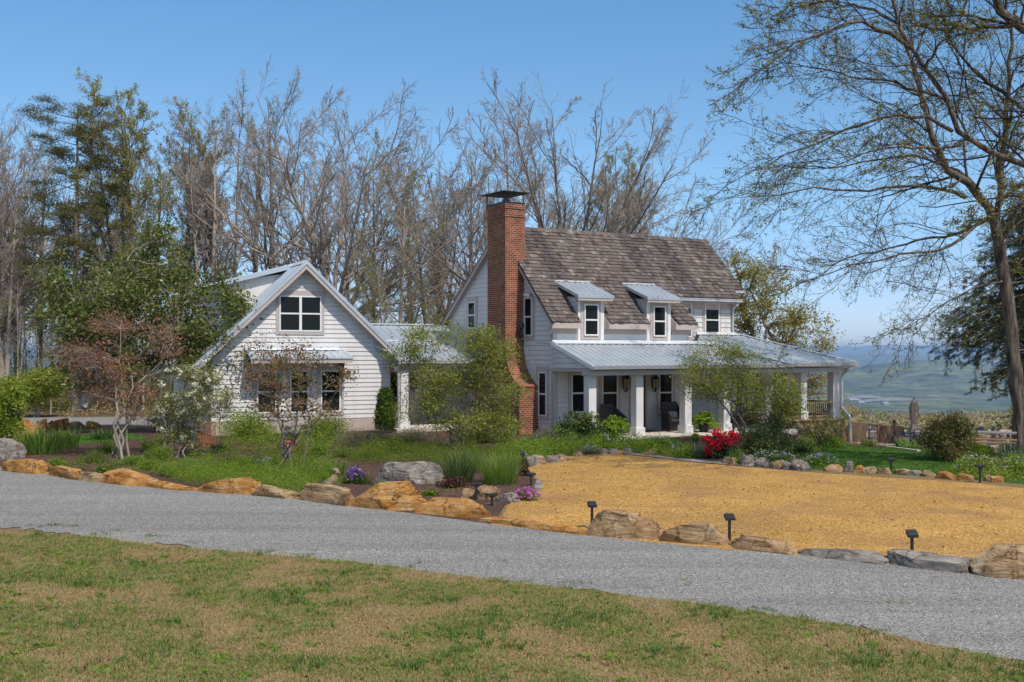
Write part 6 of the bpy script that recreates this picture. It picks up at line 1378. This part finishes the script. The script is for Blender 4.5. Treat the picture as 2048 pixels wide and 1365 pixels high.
pot('planter', 'wooden barrel planter of deep purple flowers behind the picnic table', 1962, 893, 26, 22, 'wood', 'Lgreen', 'Lpurple2', plant_h=.22)
pot('flower_pot', 'teal glazed pot of pink flowers at the edge of the patio', 1801, 896, 20, 9, 'teal', 'Lgreen', 'Lpink', plant_h=.16)
pot('planter', 'ochre planter with red blooms left of the picnic table', 1940, 892, 22, 16, 'ochre', 'Lgreen', 'Lred', plant_h=.15)
def bench():
    b = G(594, 872); b.z += 0; k = b.y/F; o = empty('stone_bench', b, .44, 'dark low stone bench against the garage wall under the windows', 'bench'); m = MB()
    m.box(-.55,.55,-.2,.2,.33,.42); m.build('seat', M['greywood'], o, bevel=.015)
    for s in (-.35,.35): m = MB(); m.box(s-.08,s+.08,-.15,.15,-.02,.33); m.build('leg', M['greywood'], o)
bench()
def cage():
    b = G(412, 893); k = b.y/F; w, h = 37*k, 50*k; o = empty('plant_cage', b, .1, 'rusty orange wire plant cage right of the cream flowered bush', 'plant cage'); m = MB(); n = 22
    for i in range(n):
        a = 6.283*i/n; m.tube([(w/2*math.cos(a),w/2*math.sin(a),-.02),(w/2*math.cos(a),w/2*math.sin(a),h)], .007, 4)
    for j in range(7):
        z = h*(j+.3)/6.6; m.tube([(w/2*math.cos(t),w/2*math.sin(t),z) for t in np.linspace(0, 6.2832, 25)], .007, 4)
    m.build('wire_mesh', M['rust'], o)
cage()
# steps up to the porch
def steps():
    o = empty('brick_step', fm.world(5.3, -3.2), fm.a, 'low brick and stone step in front of the porch by the black flower pot', 'step')
    m = MB(); m.box(-.55,1.0,-.05,.40,-.05,.20); m.build('tread', M['concrete'], o, bevel=.02)
    m = MB(); m.box(-.5,1.15,-.5,-.055,-.05,.11); m.build('lower_tread', M['brick'], o, uv=True)
steps()
# ------------------------------------------------------------------ on the porch
def fern(label, s, b, px_w, seed):
    o = empty('potted_fern', fm.world(s, b, .235), 0, label, 'fern'); g = np.random.default_rng(seed); m = MB(); m.lathe([(.15,0),(.17,.03),(.21,.26),(.23,.28),(.23,.32),(.19,.32),(.01,.29)], (0,0,0), 14); m.build('pot', M['black'], o)
    n = 95; a = g.random(n)*6.283; el = g.uniform(.3, 1.4, n); L = g.uniform(.62, .92, n); C = []; Dd = []
    for i in range(n):
        d = np.array([math.cos(a[i])*math.cos(el[i]), math.sin(a[i])*math.cos(el[i]), math.sin(el[i])]); p = np.array([0,0,.3]); side = np.array([-math.sin(a[i]), math.cos(a[i]), 0])
        for j in range(22):
            u = j/22; q = p + d*L[i]*u + np.array([0,0,-1.])*L[i]*.62*u**2.3*(1.1-.45*math.sin(el[i])); wl = .075*(1-u)**.6*min(1, u*6+.3)
            for sg in (-1, 1): C.append(q + side*sg*wl*.8); Dd.append(side*sg + d*.35 + np.array([0,0,-.25]))
    V, f = leaves(g, np.array(C), .055, .34, .8, np.array(Dd)); mesh_obj('fronds', [(V,f,0)], [M['Lfern']], o)
fern('lush potted fern at the left of the porch, before the first window', .98, -2.45, 0, 1)
fern('potted fern on the porch just left of the red flowers', 5.55, -2.1, 0, 2)
def wing_chair(label, px, depth, turn, pillow):
    h, z = fm.front(px, 850, depth); o = empty('wicker_armchair', fm.world(h, depth, .235), fm.a + turn, label, 'armchair', 'wicker armchairs on the porch')
    m = MB(); m.box(-.38,.38,-.36,.30,.06,.36); m.build('base', M['darkwicker'], o, bevel=.03)
    m = MB(); m.hull8([(-.37,.18,.36),(.37,.18,.36),(.37,.32,.36),(-.37,.32,.36)], [(-.36,.30,1.12),(.36,.30,1.12),(.36,.42,1.10),(-.36,.42,1.10)]); m.build('backrest', M['darkwicker'], o, bevel=.05)
    for s in (-1, 1):
        m = MB(); x0, x1 = sorted((s*.30, s*.40)); m.hull8([(x0,-.34,.3),(x1,-.34,.3),(x1,.3,.3),(x0,.3,.3)], [(x0,-.32,.62),(x1,-.32,.62),(x1,.36,1.05),(x0,.36,1.05)]); m.build('arm', M['darkwicker'], o, bevel=.03)
        for y in (-.3, .26): l = MB(); l.box(s*.34-.03,s*.34+.03,y-.03,y+.03,0,.07); l.build('leg', M['darkwood'], o)
    m = MB(); m.box(-.29,.29,-.36,.17,.365,.47); m.build('seat_cushion', M['cushion'], o, bevel=.04)
    if pillow: c = MB(); c.hull8([(-.22,-.02,.49),(.22,-.02,.49),(.22,.09,.49),(-.22,.09,.49)], [(-.23,.10,.74),(.23,.10,.74),(.23,.19,.73),(-.23,.19,.73)]); c = c.build('throw_pillow', M['pillow'], None, bevel=.045); c.location = o.location; c.rotation_euler = o.rotation_euler; tag(c, 'pale patterned pillow resting on the right porch armchair', 'pillow')
M['pillow'] = mk('patterned_pillow', (.20,.18,.16), (.6,.56,.5), 22, .9, lo=.42, hi=.55)
wing_chair('dark wicker armchair on the left of the front door, half behind the fern', 1228, -.75, .25, False)
wing_chair('dark wicker armchair right of the front door, holding a pale pillow', 1347, -.75, -.15, True)
mt = MB(); mt.box(2.95,4.3,-1.15,-.45,.236,.25); tag(mt.build('doormat', M['darkwicker'], None), 'dark doormat lying in front of the porch door', 'doormat'); dmx = [o for o in bpy.data.objects if o.name == 'doormat'][0]; dmx.location = (fm.x, fm.y, 0); dmx.rotation_euler = (0,0,fm.a)

# ------------------------------------------------------------------ the patio
def rot2(p, a): return (p[0]*math.cos(a)-p[1]*math.sin(a), p[0]*math.sin(a)+p[1]*math.cos(a))
def wicker_seat(name, label, px, py, w, h, rz, wide):
    b = G(px, py); k = b.y/F; W = w*k; H_ = h*k; o = empty(name, b, rz, label, 'patio chair'); n = 15; d = W*.55 if wide else W*.85
    m = MB(); out = []; inn = []                    # rounded barrel back that sweeps into the arms (back towards the camera)
    for i in range(n):
        t = -1 + 2*i/(n-1); a = t*math.pi*.62; r = 1.0; x = W/2*math.sin(a)/math.sin(math.pi*.5) if abs(a) < 1.57 else W/2*(1 if a > 0 else -1); y = -d/2 + (1-math.cos(min(abs(a),1.57)))*d*.5 + max(0, abs(a)-1.57)*d*1.0
        top = H_*(1 - .10*t*t - .30*max(0, abs(t)-.5)/.5); out.append((x, y, top)); inn.append((x*.82, y+d*.14 if abs(t) < .7 else y, top))
    for i in range(n-1):
        a0, a1, c0, c1 = out[i], out[i+1], inn[i], inn[i+1]; s = .92
        m.hull8([(a0[0]*s,a0[1]*s,.04),(a1[0]*s,a1[1]*s,.04),(c1[0]*s,c1[1]*s,.04),(c0[0]*s,c0[1]*s,.04)], [a0, a1, c1, c0])
    m.build('backrest', M['wicker'], o)
    m = MB(); m.tube([((p[0]+q[0])/2,(p[1]+q[1])/2,p[2]) for p, q in zip(out, inn)], .055, 8); m.build('rolled_rim', M['wicker'], o, smooth=True)
    m = MB(); m.box(-W*.38,W*.38,-d*.3,d*.5,.08,H_*.42); m.build('seat', M['wicker'], o, bevel=.02); m = MB(); m.box(-W*.36,W*.36,-d*.28,d*.48,H_*.425,H_*.53); m.build('cushion', M['cushion'], o, bevel=.03)
wicker_seat('wicker_loveseat', 'wide brown wicker seat with rolled back, nearest the porch downspout', 1712, 884, 48, 38, .35, True)
wicker_seat('wicker_armchair', 'brown wicker armchair with rolled rim seen from behind on the patio', 1773, 886, 32, 34, .0, False)
def low_table():
    b = G(1748, 879); o = empty('coffee_table', b, .3, 'small dark low table between the two wicker patio seats', 'table'); m = MB(); m.box(-.5,.5,-.3,.3,.42,.46); m.build('tabletop', M['black'], o)
    for x in (-.44,.44):
        for y in (-.25,.25): l = MB(); l.box(x-.02,x+.02,y-.02,y+.02,0,.42); l.build('leg', M['black'], o)
low_table()
def sling_chair(label, px, py, rz, h=36):
    b = G(px, py); k = b.y/F; H_ = h*k; o = empty('sling_chair', b, rz, label, 'patio chair', 'sling chairs round the patio table'); s = H_/1.0
    m = MB(); m.hull8([(-.26*s,-.22*s,.42*s),(.26*s,-.22*s,.42*s),(.26*s,-.20*s,.42*s),(-.26*s,-.20*s,.42*s)], [(-.25*s,-.42*s,1.0*s),(.25*s,-.42*s,1.0*s),(.25*s,-.40*s,1.0*s),(-.25*s,-.40*s,1.0*s)]); m.build('backrest', M['sling'], o)
    m = MB(); m.hull8([(-.26*s,-.22*s,.40*s),(.26*s,-.22*s,.40*s),(.26*s,.28*s,.44*s),(-.26*s,.28*s,.44*s)], [(-.26*s,-.22*s,.42*s),(.26*s,-.22*s,.42*s),(.26*s,.28*s,.46*s),(-.26*s,.28*s,.46*s)]); m.build('seat', M['sling'], o)
    for x in (-.29, .29):
        m = MB(); m.tube([(x*s,-.44*s,1.02*s),(x*s,-.22*s,.42*s),(x*s,.30*s,.44*s),(x*s,.33*s,.38*s),(x*s,.25*s,.02),(x*s,-.30*s,.02)], .018, 6); m.tube([(x*s,-.31*s,.68*s),(x*s,.2*s,.66*s),(x*s,.27*s,.42*s)], .018, 6); m.build('side_frame', M['black'], o)
sling_chair('tan sling chair left of the patio umbrella', 1805, 888, -.9)
sling_chair('tan sling chair right of the patio umbrella, partly behind the blossoming bush', 1850, 886, 1.3, 30)
def patio_table():
    b = G(1828, 890); k = b.y/F; o = empty('patio_table', b, 0, 'round dark patio table around the umbrella pole', 'table'); r = 25*k; h = 24*k
    m = MB(); m.lathe([(r,h-.04),(r*1.02,h-.02),(r,h),(.03,h)], (0,0,0), 28); m.build('tabletop', M['black'], o)
    for i in range(4):
        a = .5+i*1.571; l = MB(); l.tube([(r*.3*math.cos(a),r*.3*math.sin(a),h-.04),(r*.12*math.cos(a),r*.12*math.sin(a),h*.5),(r*.6*math.cos(a),r*.6*math.sin(a),.02)], .02, 6); l.build('leg', M['black'], o)
    u = empty('patio_umbrella', b, 0, 'closed taupe patio umbrella standing through the round table', 'umbrella'); H_ = 92*k
    m = MB(); m.tube([(0,0,0),(0,0,H_)], .022, 8); m.lathe([(.2,0),(.2,.05),(.04,.12)], (0,0,.0), 14); m.lathe([(.03,0),(.035,.03),(.005,.06)], (0,0,H_), 8); m.build('pole', M['black'], u)
    m = MB(); n = 24; vs = []; fs = []; prof = [(.02,H_-.01),(.10,H_*.955),(.17,H_*.83),(.16,H_*.62),(.10,H_*.47),(.12,H_*.43),(.22,H_*.32),(.24,H_*.29)]
    for rr_, z in prof:
        for i in range(n): a = 6.283*i/n; q = rr_*(1 + (.28 if i % 3 == 0 else -.12)*(z < H_*.95)); vs.append((q*math.cos(a), q*math.sin(a), z + (.03*math.sin(3*a) if z < H_*.4 else 0)))
    for j in range(len(prof)-1):
        for i in range(n): fs.append((j*n+i, j*n+(i+1) % n, (j+1)*n+(i+1) % n, (j+1)*n+i))
    m.add(vs, fs); m.build('canopy', M['canvas'], u, smooth=True)
patio_table()
def fence(label, pts, h, posts, n=90):               # wooden posts, top rail, thin dark balusters
    a, b = Vector(pts[0]), Vector(pts[1]); o = empty('railing_fence', a, math.atan2(b.y-a.y, b.x-a.x), label, 'fence'); L = (b-a).xy.length; dz = (b.z-a.z)/L; f = lambda x, z: (x, 0, z + dz*x)
    m = MB(); m.bar(f(0,h), f(L,h), .13, .05); m.bar(f(0,.12), f(L,.12), .05, .09); m.build('rail', M['wood'], o)
    m = MB(); n = min(n, int(L/.11))
    for i in range(n): x = (i+.5)*L/n; m.bar(f(x,.15), f(x,h-.02), .014)
    m.build('balusters', M['black'], o)
    for x in posts:
        p = MB(); q = f(x*L, 0)[2]; p.box(x*L-.07,x*L+.07,-.07,.07,q-.4,q+h+.22); p = p.build('post', M['wood'], o)
        c = MB(); c.lathe([(.10,q+h+.22),(.11,q+h+.25),(.06,q+h+.33),(.02,q+h+.36)], (x*L,0,0), 4); c.build('post_cap', M['black'], p)
fence('wooden deck railing with thin balusters behind the wicker seats and umbrella', (P(1700,843,55)-Vector((0,0,.95)), P(1888,868,49)-Vector((0,0,.95))), .95, (.015,.5,.98))
fence('wooden deck railing running behind the picnic table to the oak', (P(1936,864,47)-Vector((0,0,.85)), P(2030,874,45)-Vector((0,0,.85))), .85, (.1,.55,.98))
fence('short wooden railing right of the picnic table, at the oak trunk', (P(1999,884,42.5)-Vector((0,0,.75)), P(2120,896,41)-Vector((0,0,.75))), .75, (.03,.95))
def picnic():
    b = G(1976, 908); k = b.y/F; o = empty('picnic_table', b, -.45, 'weathered wooden picnic table with benches left of the oak trunk', 'picnic table')
    m = MB()
    for i in range(5): m.box(-.85,.85,-.36+i*.15,-.225+i*.15,.68,.72)
    m.build('tabletop', M['greywood'], o)
    for s in (-1, 1):
        m = MB()
        for i in range(2): m.box(-.85,.85,s*.66-.14+i*.15,s*.66-.005+i*.15,.40,.44)
        m.build('bench_seat', M['wood'], o)
    for x in (-.6,.6):
        m = MB(); m.bar((x,-.2,.68),(x,-.62,0),.09,.04); m.bar((x,.2,.68),(x,.62,0),.09,.04); m.bar((x,-.72,.36),(x,.72,.36),.04,.09); m.build('trestle', M['wood'], o)
picnic()
m = MB(); a_, b_ = G(1750,893), G(1838,905); m.bar(a_+Vector((0,0,.03)), b_+Vector((0,0,.03)), .12, .09); tag(m.build('timber_border', M['concrete'], None), 'pale strip of stone edging along the far side of the lawn', 'edging')
# ------------------------------------------------------------------ camera, sky, sun
cam = bpy.data.cameras.new('camera'); co = bpy.data.objects.new('camera', cam); COL.objects.link(co)
cam.sensor_width = 36; cam.lens = F/2048*36; cam.shift_y = (HY-682.5)/2048
co.location = (0, 0, CH); co.rotation_euler = (R(90), 0, 0); cam.clip_start = .1; cam.clip_end = 80000; SC.camera = co
EL, AZ = 55.0, 36.0                        # sun: height, degrees to the right of straight behind the camera
sv = Vector((math.sin(R(AZ))*math.cos(R(EL)), -math.cos(R(AZ))*math.cos(R(EL)), math.sin(R(EL))))
su = bpy.data.lights.new('sun', 'SUN'); su.energy = SUN_E; su.angle = R(.5); su.color = (1, .955, .885)
so = bpy.data.objects.new('sun', su); COL.objects.link(so); so.rotation_euler = sv.to_track_quat('Z', 'Y').to_euler()
wd = bpy.data.worlds.new('World'); SC.world = wd; wd.use_nodes = True; nt = wd.node_tree
sky = nt.nodes.new('ShaderNodeTexSky'); sky.sky_type = 'NISHITA'; sky.sun_disc = False
sky.sun_elevation = R(EL); sky.sun_rotation = math.atan2(sv.x, sv.y); sky.altitude = 0; sky.air_density = 1.0; sky.dust_density = .3; sky.ozone_density = 6.0
bg = nt.nodes['Background']; bg.inputs['Strength'].default_value = SKY_S; 
tcw = nt.nodes.new('ShaderNodeTexCoord'); sx = nt.nodes.new('ShaderNodeSeparateXYZ'); nt.links.new(tcw.outputs['Generated'], sx.inputs[0])
rw = ramp(nt.nodes.new, [(0.0, (.72,.82,1.12)), (.03, (.74,.83,1.12)), (.07, (.72,.80,1.0)), (.13, (.80,.92,.97)), (.22, (.76,.90,.92)), (.30, (.69,.93,.96)), (.42, (1.7,1.36,1.02)), (1, (1.85,1.42,1.02))])
nt.links.new(sx.outputs[2], rw.inputs[0])
nt.links.new(mix(nt.nodes.new, nt.links.new, 1.0, sky.outputs[0], rw.outputs[0], 'MULTIPLY'), bg.inputs['Color'])
vs = SC.view_settings; vs.view_transform = 'Standard'; vs.look = 'None'; vs.exposure = EXPO; vs.gamma = 1; vs.use_curve_mapping = False
SC.cycles.max_bounces = 6; SC.cycles.diffuse_bounces = 3; SC.cycles.glossy_bounces = 3; SC.cycles.transmission_bounces = 3; SC.cycles.volume_bounces = 0
SC.cycles.use_adaptive_sampling = True; SC.cycles.adaptive_threshold = .02
